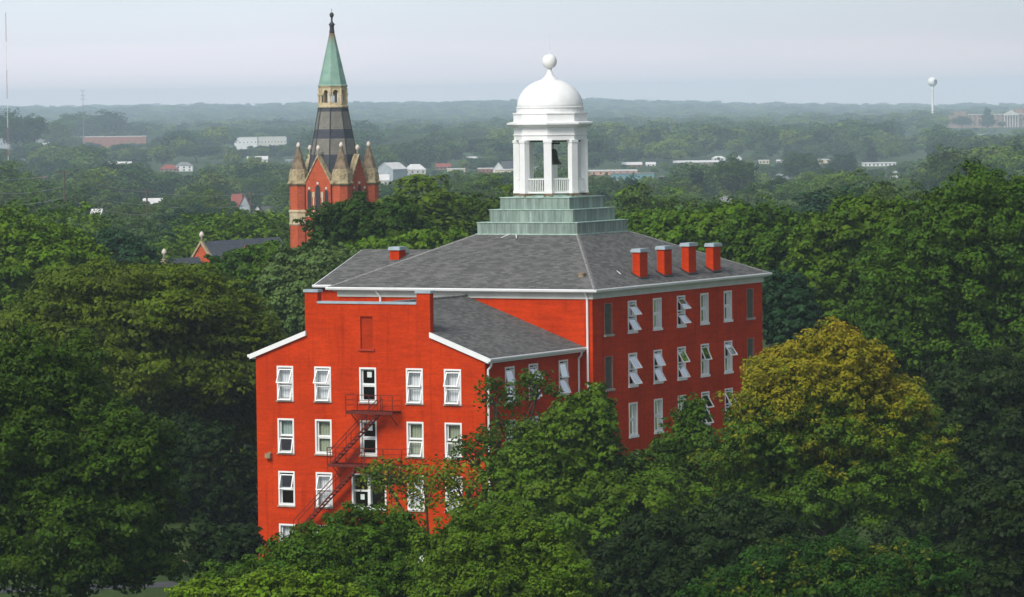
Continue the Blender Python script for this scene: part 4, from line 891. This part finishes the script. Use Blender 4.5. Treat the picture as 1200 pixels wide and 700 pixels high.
# ------------------------------------------------------------------ trees
GREEN = dict(locust=(.068, .114, .004), front=(.070, .145, .005), dark=(.030, .078, .003), mid=(.052, .120, .004), bright=(.088, .180, .005), olive=(.050, .102, .003), yellow=(.066, .125, .005), blue=(.022, .066, .022), grey=(.075, .14, .034), deep=(.014, .034, .004))  # deep: shadow and corner darkening put into the leaf colour
def quads(name, V, tint, turn, mt):
    n = len(V); me = bpy.data.meshes.new(name); me.vertices.add(n * 4); me.loops.add(n * 4); me.polygons.add(n)
    me.vertices.foreach_set('co', V.reshape(-1).astype(np.float32)); idx = np.arange(n * 4, dtype=np.int32); me.loops.foreach_set('vertex_index', idx)
    me.polygons.foreach_set('loop_start', idx[::4].copy())
    me.materials.append(mt)
    for nm, arr in (('tint', tint), ('turn', turn)):
        a = me.attributes.new(nm, 'FLOAT', 'FACE'); a.data.foreach_set('value', arr.astype(np.float32))
    me.update(calc_edges=True); return me
def unit(v): return v / np.maximum(np.linalg.norm(v, axis=-1, keepdims=True), 1e-9)
def crown(name, hulls, leaf, nleaf, rng, mt, flat=1.0, lobe=.33, lpuff=11, ragged=.16, fill=.13, core=True, turn_h=0.0):
    hulls = [(np.array(c, float), np.array(r, float)) for c, r in hulls]
    LC, LR = [], []
    for c, r in hulls:
        rm = r.mean(); lr = lobe * rm; area = 4 * math.pi * rm * rm; K = int(max(7, area / (lr * lr * 1.9)))
        d = unit(rng.normal(size=(K, 3))); d[:, 2] = np.where(d[:, 2] < -.45, -d[:, 2] * .8, d[:, 2]); d = unit(d)
        rad = .80 + ragged * rng.normal(size=(K, 1)); P = c + d * r * rad; q = lr * rng.uniform(.6, 1.3, K)
        keep = np.ones(K, bool)
        for c2, r2 in hulls:
            if c2 is c: continue
            keep &= np.linalg.norm((P - c2) / r2, axis=1) > .60
        LC.append(P[keep]); LR.append(q[keep])
    LC = np.concatenate(LC); LR = np.concatenate(LR)
    PC, PR, PT, PD = [], [], [], []
    lt = rng.uniform(0, 1, len(LC))
    for c, r, t_ in zip(LC, LR, lt):
        k = max(5, int(lpuff * rng.uniform(.7, 1.3))); d = unit(rng.normal(size=(k, 3)) + [0, 0, .35]); sc_ = np.array([1, 1, .8 * flat])
        PC.append(c + d * r * sc_ * rng.uniform(.55, 1.05, (k, 1))); PR.append(r * rng.uniform(.26, .5, k)); PT.append(np.clip(.55 * t_ + .45 * rng.uniform(0, 1, k), 0, 1)); PD.append(d)
    PC = np.concatenate(PC); PR = np.concatenate(PR); PT = np.concatenate(PT); PD = np.concatenate(PD)
    wgt = PR ** 2; wgt /= wgt.sum(); n1 = int(nleaf * (1 - fill)); pi = rng.choice(len(PC), n1, p=wgt)
    d = unit(rng.normal(size=(n1, 3)) + PD[pi] * .5 + [0, 0, .25]); rad = rng.uniform(.35, 1.08, (n1, 1)) ** .6
    pos = PC[pi] + d * PR[pi][:, None] * rad * [1.1, 1.1, .75 * flat]
    nrm = unit(d * .75 + PD[pi] * .45 + np.array([0, 0, .45]) + rng.normal(size=(n1, 3)) * .38)
    size = leaf * rng.uniform(.65, 1.35, n1); tint = np.clip(PT[pi] * .65 + rng.uniform(0, .35, n1), 0, 1); turn = np.clip(PT[pi][::1] * .0 + lt[rng.integers(0, len(lt), 1)[0]] * 0 + .55 * np.modf(PT[pi] * 7.3)[0] + .45 * rng.uniform(0, 1, n1), 0, 1)
    n2 = nleaf - n1
    if n2 > 0 and core:
        hi = rng.choice(len(hulls), n2); hc = np.array([h[0] for h in hulls])[hi]; hr = np.array([h[1] for h in hulls])[hi]
        d2 = unit(rng.normal(size=(n2, 3))); p2 = hc + d2 * hr * rng.uniform(.45, .82, (n2, 1))
        pos = np.concatenate([pos, p2]); nrm = np.concatenate([nrm, unit(d2 + rng.normal(size=(n2, 3)) * .5)]); size = np.concatenate([size, leaf * rng.uniform(1.3, 2.1, n2)])
        tint = np.concatenate([tint, rng.uniform(0, .6, n2)]); turn = np.concatenate([turn, rng.uniform(0, 1, n2)])
    if turn_h:      # leaves turn first at the top and on whole limbs
        zz = pos[:, 2]; zn = (zz - np.percentile(zz, 2)) / max(1e-3, np.percentile(zz, 98) - np.percentile(zz, 2))
        limb = np.sin(pos[:, 0] * .9 + 1.7) * np.sin(pos[:, 2] * 1.1 + pos[:, 0] * .4) * np.cos(pos[:, 1] * .7)
        turn = np.clip(turn * .75 + (turn_h * (zn - .70) if turn_h > 0 else turn_h) + .22 * limb + .1, 0, 1)
    t1 = unit(np.cross(nrm, rng.normal(size=nrm.shape))); t2 = np.cross(nrm, t1); s_ = size[:, None]
    V = np.stack([pos - t1 * s_ * .55, pos + t2 * s_ * .33 + t1 * s_ * .05, pos + t1 * s_ * .55, pos - t2 * s_ * .33 + t1 * s_ * .05], axis=1)
    return quads(name, V, tint, turn, mt), LC, LR
def trunk_mesh(hulls, LC, base_r, rng, nlimb=10, twigs=0):
    m_ = MB(); top = np.mean([h[0] for h in hulls], axis=0); zc = float(top[2])
    fork = Vector((float(top[0]) * .35, float(top[1]) * .35, max(1.5, zc * .45))); m_.bar((0, 0, -.4), fork, base_r, n=8, r2=base_r * .7); hubs = [fork]
    for c, r in hulls[:5]:
        c_ = Vector([float(q) for q in c]) - Vector((0, 0, float(r[2]) * .3)); m_.bar(fork, c_, base_r * .55, n=6, r2=base_r * .3); hubs.append(c_)
    idx = rng.permutation(len(LC))[:nlimb]
    for i in idx:
        q = Vector([float(t) for t in LC[i]]); h = min(hubs, key=lambda t: (t - q).length); mid = h.lerp(q, .5) + Vector((0, 0, .3)); m_.bar(h, mid, base_r * .26, n=5, r2=base_r * .17); m_.bar(mid, q, base_r * .17, n=5, r2=base_r * .07)
    return m_.mesh('trunk', M['bark'], merge=False)
clear += [(330, 360, 280, 600), (222, 342, 301, 560)]
skyline = np.full(1300, 900.0)          # per photo column: lowest y already covered by nearer things
def occl(px, rx, yt, sag):
    lo, hi = int(max(-49, px - rx)), int(min(1249, px + rx))
    xs = np.arange(lo, hi + 1); u_ = np.clip(1 - ((xs - px) / max(rx, 1)) ** 2, 0, 1) ** .5
    return xs + 50, yt + (1 - u_) * sag
def tree(name, label, cat, hulls, Y, tone, leaf, nleaf, seed, mt='leaf', group=None, base_r=.35, nlimb=10, real=True, **kw):
    """hulls in photo pixels: (x, y, rx, ry[, depth offset, depth scale])"""
    rng = np.random.default_rng(seed); hs = []
    cx = np.mean([h[0] for h in hulls]); bx = float(at(cx, 400, Y)[0]); g0 = float(hz(bx, Y))
    for h in hulls:
        off = h[4] if len(h) > 4 else 0; ds = h[5] if len(h) > 5 else 1; p = at(h[0], h[1], Y + off); k = (Y + off) / F
        hs.append(((p[0] - bx, off, p[2] - g0), (h[2] * k, h[2] * k * ds, h[3] * k)))
        xs, ys = occl(h[0], h[2] * .9, h[1] - h[3] * .8, h[3] * .8); skyline[xs] = np.minimum(skyline[xs], ys)
    me, LC, LR = crown('crown', hs, leaf, nleaf, rng, M[mt], **kw)
    root = empty(name, (bx, Y, g0)); tag(root, label, cat, group)
    c_ = link('crown', me, root); c_.color = (*GREEN[tone], 1); link('trunk', trunk_mesh(hs, LC, base_r, rng, nlimb), root); return root
tree('honey_locust_tree', 'huge spreading olive green tree with flat layered foliage left of the red wing', 'tree',
     [(165, 420, 165, 122), (70, 420, 100, 80, 2), (245, 400, 85, 75), (160, 560, 150, 100), (250, 520, 75, 90, 4)], 330, 'locust', .30, 165000, 1, fill=.22, flat=.5, lobe=.24, lpuff=14, ragged=.07)
tree('maple_tree', 'large dark maple filling the lower left corner of the picture', 'tree',
     [(45, 470, 72, 72, 3), (5, 560, 90, 120), (135, 580, 78, 95), (60, 640, 110, 90), (150, 535, 48, 50, -2), (150, 640, 55, 70)], 232, 'olive', .22, 150000, 2, lobe=.27)
tree('broad_tree', 'bright green broad tree at the left edge above the olive tree', 'tree', [(35, 330, 82, 62), (85, 315, 40, 38), (-10, 370, 60, 80), (50, 290, 38, 26)], 430, 'bright', .42, 60000, 3)
tree('broad_tree', 'bluish green round tree right of the bright tree at left', 'tree', [(135, 308, 36, 32), (155, 320, 30, 30)], 520, 'blue', .45, 18000, 4)
tree('oak_tree', 'dark tree rising in front of the brick tower base', 'tree', [(420, 288, 48, 48), (455, 282, 45, 38), (372, 320, 24, 34), (412, 262, 32, 24), (495, 292, 26, 24), (385, 290, 24, 40), (352, 338, 26, 34)], 470, 'dark', .42, 60000, 5, ragged=.18)
tree('broad_tree', 'mid green tree between the olive tree and the slate roofed range', 'tree', [(285, 330, 40, 38), (315, 345, 35, 42), (262, 350, 30, 40)], 455, 'mid', .42, 36000, 6)
tree('broad_tree', 'grey green soft tree left of the stepped parapet', 'tree', [(350, 365, 42, 66), (385, 320, 30, 30), (335, 395, 35, 50), (330, 340, 25, 25)], 400, 'grey', .36, 40000, 7)
tree('broad_tree', 'dark slim tree squeezed between the olive tree and the grey green tree', 'tree', [(318, 330, 24, 40), (330, 380, 22, 50)], 425, 'mid', .38, 16000, 8)
tree('leafy_shrub', 'light green shrub crown behind the low grey roof', 'shrub', [(500, 292, 48, 18), (455, 298, 40, 14)], 445, 'bright', .38, 16000, 9)
tree('broad_tree', 'olive tree just left of the copper steps', 'tree', [(555, 262, 30, 26), (530, 275, 28, 24), (585, 256, 26, 20)], 560, 'olive', .46, 20000, 10)
tree('round_tree', 'round bright green tree at bottom centre under the fire escape', 'tree',
     [(362, 664, 58, 42), (425, 650, 52, 52, 1), (290, 698, 52, 40), (385, 700, 80, 50), (470, 640, 32, 36, 2), (455, 685, 45, 40)], 205, 'front', .16, 95000, 11, lobe=.34)
tree('round_tree', 'round bright green tree at bottom centre right of the other round tree', 'tree',
     [(545, 655, 58, 52), (615, 665, 60, 50, 1), (585, 622, 40, 28, 2), (660, 690, 42, 34), (570, 700, 90, 40)], 200, 'front', .16, 95000, 12, lobe=.34)
tree('round_tree', 'low yellow green crown on the bottom edge below the round trees', 'tree', [(335, 702, 62, 32), (400, 712, 40, 22), (240, 706, 42, 22)], 188, 'bright', .18, 26000, 13)
tree('broad_tree', 'large dark green tree hiding the foot of the wing at centre', 'tree',
     [(678, 528, 48, 60, 0), (632, 580, 70, 66, 1), (738, 600, 66, 62, 1), (700, 640, 120, 86), (790, 640, 60, 66), (692, 486, 24, 30, 1)], 262, 'mid', .27, 120000, 14, lobe=.28)
tree('thin_tree', 'thin twiggy tree with sparse leaves against the wing corner', 'tree', [(600, 525, 42, 44, 0), (580, 470, 22, 26), (628, 460, 26, 26), (560, 540, 30, 30)], 273, 'olive', .24, 3800, 15, fill=0, nlimb=46, base_r=.22, lobe=.3, ragged=.2)
tree('thin_tree', 'reddish thin leaved tree in front of the lower wing windows', 'tree', [(500, 585, 62, 36, 0), (455, 562, 36, 26), (545, 580, 40, 34)], 268, 'mid', .22, 4200, 16, mt='leaf_autumn', turn_h=-.16, fill=.0, nlimb=44, base_r=.2, lobe=.3, ragged=.2)
tree('broad_tree', 'small green tree before the lower windows of the side wall', 'tree', [(806, 530, 40, 34), (780, 566, 45, 40), (845, 560, 38, 40), (812, 495, 20, 24)], 272, 'mid', .22, 20000, 17, ragged=.22, fill=.03, nlimb=24)
tree('autumn_tree', 'rounded tree turning yellow and orange in front of the side wall', 'tree',
     [(968, 470, 78, 78), (915, 505, 66, 78, -2), (1030, 512, 60, 76, 1), (965, 570, 118, 90), (886, 560, 48, 60), (1070, 562, 52, 52), (980, 424, 40, 38), (1015, 440, 34, 36, 1), (915, 445, 36, 34)], 252, 'yellow', .20, 200000, 18, mt='leaf_autumn', lobe=.24, ragged=.16, turn_h=1.0)
tree('autumn_tree', 'dim brownish green crown at the bottom right below the yellow tree', 'tree', [(960, 692, 100, 46), (1060, 690, 70, 45), (880, 706, 70, 36)], 208, 'dark', .18, 70000, 19, mt='leaf_autumn', turn_h=-.42)
tree('broad_tree', 'deep green tree on the bottom edge between round and yellow trees', 'tree', [(790, 670, 85, 60), (870, 640, 60, 55), (730, 700, 60, 40)], 228, 'deep', .23, 50000, 20)
tree('giant_tree', 'towering green tree at the right edge of the picture', 'tree', [(1150, 300, 85, 92), (1090, 330, 66, 80, 2), (1190, 400, 80, 140), (1060, 380, 60, 90), (1170, 250, 50, 46), (1120, 440, 90, 110, 4)], 335, 'mid', .30, 160000, 21, lobe=.26)
tree('giant_tree', 'tall mid green tree between the roof corner and the giant tree', 'tree', [(1010, 300, 56, 66), (975, 345, 56, 80), (1030, 380, 60, 90, 3), (1040, 270, 40, 36)], 372, 'mid', .36, 80000, 22, lobe=.28)
tree('broad_tree', 'leafy green tree directly behind the right end of the roof', 'tree', [(905, 305, 52, 58), (930, 350, 45, 80), (880, 280, 32, 30)], 405, 'mid', .38, 44000, 23)
tree('broad_tree', 'bright green tree behind the four roof chimneys', 'tree', [(825, 290, 48, 42), (855, 275, 34, 30), (800, 275, 32, 26)], 440, 'bright', .4, 34000, 24)
tree('broad_tree', 'low green tree just right of the copper steps', 'tree', [(768, 278, 36, 26), (745, 270, 22, 16)], 480, 'bright', .42, 18000, 25)
tree('dark_tree', 'small blue green tree at the far corner of the side wall', 'tree', [(925, 385, 32, 48), (915, 350, 24, 30)], 348, 'blue', .32, 24000, 26)
tree('dark_tree', 'darkened tree mass below the giant tree at right', 'tree', [(1150, 520, 80, 110), (1190, 600, 70, 110), (1115, 600, 50, 100), (1085, 640, 50, 70)], 285, 'deep', .3, 70000, 27)  # lower-right darkening is carried by the leaf tone
tree('dark_tree', 'tree darkened to nearly black in the lower right corner', 'tree', [(1185, 640, 62, 80), (1130, 690, 70, 50)], 225, 'deep', .24, 44000, 28)  # leaf tone lowered to stand in for the dark corner
tree('leafy_shrub', 'dark shrub beside the path at the foot of the wing', 'shrub', [(255, 650, 36, 30), (285, 640, 24, 22)], 262, 'deep', .24, 15000, 29)
tree('dark_tree', 'shaded tree under the olive tree close to the wing wall', 'tree', [(265, 590, 40, 60), (225, 560, 45, 60)], 312, 'deep', .32, 22000, 30)

# generic crowns shared by the wood behind
GEN = []
def gen(seed, shape, leaf, n, tone, flat=1.0, lobe=.34, mt='leaf'):
    rng = np.random.default_rng(seed)
    hs = {'round': [((0, 0, .60), (.46, .46, .38))], 'wide': [((-.16, 0, .60), (.36, .40, .30)), ((.2, .05, .64), (.36, .38, .34))], 'tall': [((0, 0, .56), (.30, .30, .43))],
          'lumpy': [((-.2, .05, .55), (.3, .3, .28)), ((.18, -.08, .66), (.32, .32, .32)), ((.02, .15, .5), (.4, .36, .28))],
          'cone': [((0, 0, .25), (.27, .27, .2)), ((0, 0, .5), (.2, .2, .22)), ((0, 0, .75), (.12, .12, .22))]}[shape]
    S = 14.0; hs = [(tuple(np.array(c) * S), tuple(np.array(r) * S)) for c, r in hs]
    me, LC, LR = crown('crown', hs, leaf, n, rng, M[mt], flat=flat, lobe=lobe); return me, trunk_mesh(hs, LC, .3, rng, 5)
mid_m = [gen(101, 'round', .46, 11000, 'mid'), gen(102, 'wide', .46, 13000, 'mid'), gen(103, 'lumpy', .46, 13000, 'mid'), gen(104, 'tall', .46, 10000, 'mid', lobe=.4), gen(105, 'wide', .46, 13000, 'mid', .7, .28), gen(106, 'cone', .42, 9000, 'blue')]
far_m = [gen(111, 'round', .95, 2600, 'mid', lobe=.42, mt='leaf_far'), gen(112, 'wide', .95, 3000, 'mid', lobe=.42, mt='leaf_far'), gen(113, 'lumpy', .95, 3000, 'mid', lobe=.42, mt='leaf_far'), gen(114, 'tall', .9, 2400, 'mid', lobe=.45, mt='leaf_far'), gen(116, 'cone', .9, 2200, 'blue', mt='leaf_far')]
shapes_m = ['round', 'broad', 'lumpy', 'tall', 'spreading', 'conical']
# crowns the eye picks out in the town
for px, yt, wp, Yk, mi, tone, lb in (
    (738, 207, 36, 1500, 5, 'blue', 'dark pointed conifer right of the cupola below the teal shop'),
    (860, 186, 58, 1900, 1, 'dark', 'broad dark round topped tree in the middle of the right-hand town'),
    (816, 198, 36, 1750, 5, 'blue', 'dark conifer left of the broad round topped tree in the town'),
    (938, 181, 50, 2600, 0, 'dark', 'round dark tree between the stores of the right-hand row'),
    (990, 180, 46, 2700, 2, 'blue', 'lumpy blue green tree left of the white end store'),
    (1157, 127, 20, 6650, 5, 'blue', 'tall pointed conifer before the institution at far right'),
    (1127, 137, 24, 6600, 0, 'dark', 'round dark tree at the left end of the institution'),
    (1174, 143, 11, 6660, 0, 'dark', 'small round tree before the portico of the institution'),
    (24, 133, 62, 4200, 1, 'dark', 'big dark tree standing at the foot of the radio mast'),
    (92, 133, 56, 5900, 2, 'mid', 'tall green tree behind the left part of the brick school'),
    (126, 132, 50, 5950, 0, 'dark', 'tall dark tree behind the middle of the brick school'),
    (66, 143, 34, 5000, 0, 'yellow', 'pale yellow green tree just left of the brick school'),
    (108, 202, 60, 1900, 2, 'yellow', 'pale yellow green tree crossed by the wires at left'),
    (305, 205, 40, 2300, 1, 'mid', 'wide green tree above the steep gabled houses'),
    (230, 170, 60, 4000, 1, 'dark', 'wide dark tree left of the white fronted commercial block'),
    (545, 148, 60, 4800, 1, 'mid', 'wide green tree in the haze left of the dome'),
    (470, 155, 60, 4600, 2, 'mid', 'big lumpy green tree in the haze right of the spire')):
    tp = at(px, yt, Yk); g0 = float(hz(tp[0], Yk)) - .3; H_ = float(tp[2]) - g0; W_ = wp * Yk / F
    nat = {0: 12.8, 1: 15.0, 2: 14.0, 5: 8.0}[mi]; kx = W_ / nat; root = empty('conifer_tree' if mi == 5 else 'broad_tree', (tp[0], Yk, g0), px * .37); root.scale = (kx, kx, H_ / 13.6)
    tag(root, lb, 'tree'); cr = link('crown', mid_m[mi][0], root); cr.color = (*GREEN[tone], 1); link('trunk', mid_m[mi][1], root)
    clear.append((px - wp * .4, px + wp * .4, yt + (18 if yt < 160 else 26), Yk))
# the hall and the tower hide what is behind them, save a margin
for x0, x1, y in ((410, 885, 365), (575, 725, 270), (310, 560, 440)): skyline[x0 + 50:x1 + 50] = np.minimum(skyline[x0 + 50:x1 + 50], y)
rng = np.random.default_rng(77)
def noise2(x, y, s, ph):
    x = x / s; y = y / s
    return (np.sin(x * 1.7 + ph) * np.cos(y * 1.3 - ph * 2) + np.sin(x * .73 - y * 1.1 + ph * 3) + .6 * np.sin(x * 2.9 + y * 2.3 + ph * 5)) / 2.6
cand = []
Y = 385.0
while Y < 18500:
    sp = 12 if Y < 800 else (19 if Y < 2500 else 21 + (Y - 2500) / 230)
    half = Y * .1195 + 12; n = int(2 * half / sp)
    xs = -half + (np.arange(n) + rng.uniform(0, 1, n)) * 2 * half / n; ys = Y + rng.uniform(-sp * .6, sp * .6, n)
    for x, y in zip(xs, ys): cand.append((float(y), float(x)))
    Y += sp * (.95 if Y < 2500 else 1.5)
cand.sort()
TONES = ['dark', 'mid', 'mid', 'bright', 'olive', 'blue', 'grey', 'mid', 'dark', 'yellow']
placed = []; stuff = []
MAXI = 222
for y, x in cand:
    if 545 < y < 640 and -52 < x < -14: continue
    h = 13.0 + 3.6 * float(noise2(x, y, 90., 1.3)) + 2.8 * float(noise2(x, y, 400., .4)) + rng.normal() * 2.9 + (3.5 * max(0.0, float(noise2(x, y, 900., 2.0))) if y > 3000 else 0)
    if y > 800: h = h * (1 + .38 * float(sstep(800, 1700, y))) + rng.normal() * 1.5
    h = min(20.5 if y < 800 else 31, max(6.5, h)); g0 = float(hz(x, y))
    if y < 480: h = min(h, 12)
    if float(noise2(x, y, 200., 2.2)) < -.66 and y > 900: continue
    px, pt = proj((x, y, g0 + h)); wpx = h * .52 * F / y
    ok = True
    for c0, c1, yb, Yb in clear:
        if y < Yb + 12 and px + wpx > c0 and px - wpx < c1 and pt < yb - 1 and rng.uniform() > .01:
            if abs(y - Yb) < 18: ok = False; break
            zt = float(at(px, yb - 1.5 + rng.normal() * 2.2, y)[2]); h2 = zt - g0
            if h2 < 3.5: ok = False; break
            h = min(h, h2); px, pt = proj((x, y, g0 + h)); wpx = h * .52 * F / y
    if not ok: continue
    if 1108 < px < 1215 and 6250 < y < 6880: continue
    xs, ysl = occl(float(px), float(wpx), float(pt), float(h * .6 * F / y)); 
    if len(xs) < 2: continue
    vis = (skyline[xs] - ysl); thr = 2.5 if y < 1500 else .8
    if (vis > thr).sum() < max(2, .12 * len(xs)): continue
    skyline[xs] = np.minimum(skyline[xs], ysl)
    if len(placed) < MAXI and y < 2600 and -8 < px < 1208: placed.append((x, y, g0, h, float(px), float(pt)))
    else: stuff.append((x, y, g0, h))
print('mid trees', len(placed), 'far', len(stuff), 'last individual', placed[-1][1])
# describe each by where it can be found
ORD = ['first', 'second', 'third', 'fourth', 'fifth', 'sixth', 'seventh', 'eighth', 'ninth', 'tenth', 'eleventh', 'twelfth', 'thirteenth', 'fourteenth', 'fifteenth', 'sixteenth', 'seventeenth', 'eighteenth', 'nineteenth', 'twentieth'] + ['%dth' % k for k in range(21, 60)]
zones = [(-60, 120, 'at the left edge'), (120, 240, 'above the olive tree'), (240, 337, 'left of the spire'), (337, 450, 'behind the spire'), (450, 600, 'between spire and cupola'), (600, 700, 'behind the cupola'), (700, 830, 'right of the cupola'), (830, 960, 'behind the roof end'), (960, 1080, 'above the yellow tree'), (1080, 1300, 'at the right edge')]
bands = [(0, 560, 'nearest'), (560, 760, 'second'), (760, 1050, 'third'), (1050, 1500, 'fourth'), (1500, 3000, 'farthest')]
from collections import defaultdict
cell = defaultdict(list); meta = {}
for i, (x, y, g0, h, px, pt) in enumerate(placed):
    zi = next(k for k, z in enumerate(zones) if z[0] <= px < z[1]); bi = next(k for k, b in enumerate(bands) if b[0] <= y < b[1]); cell[(zi, bi)].append((px, i))
for (zi, bi), l in cell.items():
    l.sort()
    for k, (px, i) in enumerate(l): meta[i] = (zi, bi, k)
kinds = {'dark': 'dark green', 'mid': 'mid green', 'bright': 'bright green', 'olive': 'olive green', 'blue': 'blue green', 'grey': 'grey green', 'yellow': 'yellow green'}
src = []
for i, (x, y, g0, h, px, pt) in enumerate(placed):
    mi = int(rng.choice(6, p=[.22, .22, .24, .14, .13, .05])); tone = 'blue' if mi == 5 else TONES[int(rng.integers(0, 10))]
    root = empty('conifer_tree' if mi == 5 else 'broad_tree', (x, y, g0 - .2), rng.uniform(0, 6.28)); s_ = h / 14.0; root.scale = (s_ * rng.uniform(1.0, 1.35),) * 2 + (s_,)
    zi, bi, k = meta[i]
    tag(root, '%s %s tree, %s from left, %s row of woodland %s' % (kinds[tone], shapes_m[mi], ORD[k], bands[bi][2], zones[zi][2]), 'tree', 'trees of the wood behind the halls')
    cr = link('crown', mid_m[mi][0], root); cr.color = (*GREEN[tone], 1); link('trunk', mid_m[mi][1], root)
# everything beyond is one wood: instances of whole low-detail crowns on points
srcs = []
for k, (me, tm) in enumerate(far_m):
    # source crowns stand inside the wood itself, in its deepest part
    o = bpy.data.objects.new('crown_source', me); o.color = (*GREEN[['dark', 'mid', 'olive', 'bright', 'blue'][k]], 1); srcs.append(o)
S = np.array(stuff); npnt = len(S)
me = bpy.data.meshes.new('distant_wood'); me.vertices.add(npnt); me.vertices.foreach_set('co', S[:, :3].astype(np.float32).reshape(-1))
for nm, typ, val in (('size', 'FLOAT', S[:, 3] / 14.0), ('wide', 'FLOAT', S[:, 3] / 14.0 * rng.uniform(1.0, 1.5, npnt) * (1 + np.clip((S[:, 1] - 3000) / 9000, 0, 1.2))), ('spin', 'FLOAT', rng.uniform(0, 6.28, npnt)), ('pick', 'INT', rng.choice(5, npnt, p=[.27, .27, .27, .15, .04]))):
    a = me.attributes.new(nm, typ, 'POINT'); a.data.foreach_set('value', val.astype(np.float32 if typ == 'FLOAT' else np.int32))
wood = link('distant_wood', me); tag(wood, 'far hazy wood stretching to the horizon', 'wood', kind='stuff')
me.materials.append(M['leaf'])
ng = bpy.data.node_groups.new('wood', 'GeometryNodeTree'); ng.interface.new_socket('Geometry', in_out='INPUT', socket_type='NodeSocketGeometry'); ng.interface.new_socket('Geometry', in_out='OUTPUT', socket_type='NodeSocketGeometry')
n_ = ng.nodes; L_ = ng.links; gi = n_.new('NodeGroupInput'); go = n_.new('NodeGroupOutput'); iop = n_.new('GeometryNodeInstanceOnPoints'); jg = n_.new('GeometryNodeJoinGeometry')
for o in srcs:
    oi = n_.new('GeometryNodeObjectInfo'); oi.inputs['Object'].default_value = o; oi.inputs['As Instance'].default_value = True; L_.new(oi.outputs['Geometry'], jg.inputs[0])
def attr(nm, dt):
    a = n_.new('GeometryNodeInputNamedAttribute'); a.data_type = dt; a.inputs['Name'].default_value = nm; return a.outputs['Attribute']
L_.new(gi.outputs[0], iop.inputs['Points']); L_.new(jg.outputs[0], iop.inputs['Instance']); iop.inputs['Pick Instance'].default_value = True
L_.new(attr('pick', 'INT'), iop.inputs['Instance Index'])
cmb = n_.new('ShaderNodeCombineXYZ'); L_.new(attr('spin', 'FLOAT'), cmb.inputs[2]); L_.new(cmb.outputs[0], iop.inputs['Rotation'])
cm2 = n_.new('ShaderNodeCombineXYZ'); sz = attr('size', 'FLOAT'); wz = attr('wide', 'FLOAT')
for k in range(3): L_.new(sz if k == 2 else wz, cm2.inputs[k])
L_.new(cm2.outputs[0], iop.inputs['Scale']); L_.new(iop.outputs[0], go.inputs[0])
md = wood.modifiers.new('wood', 'NODES'); md.node_group = ng

# ------------------------------------------------------------------ haze
HAZE_DENSITY = 0.82e-4
hb = MB(); hb.box(-7200, 7200, -430, 21400, -60, 112)
hm = bpy.data.materials.new('haze_air'); hm.use_nodes = True; t = hm.node_tree; t.nodes.clear(); o = t.nodes.new('ShaderNodeOutputMaterial')
pv = nd(t, 'ShaderNodeVolumePrincipled', {'Color': (.70, .86, 1.0, 1), 'Density': HAZE_DENSITY, 'Anisotropy': -0.2}); t.links.new(pv.outputs[0], o.inputs['Volume'])
haze = hb.build('haze', hm); haze['kind'] = 'stuff'
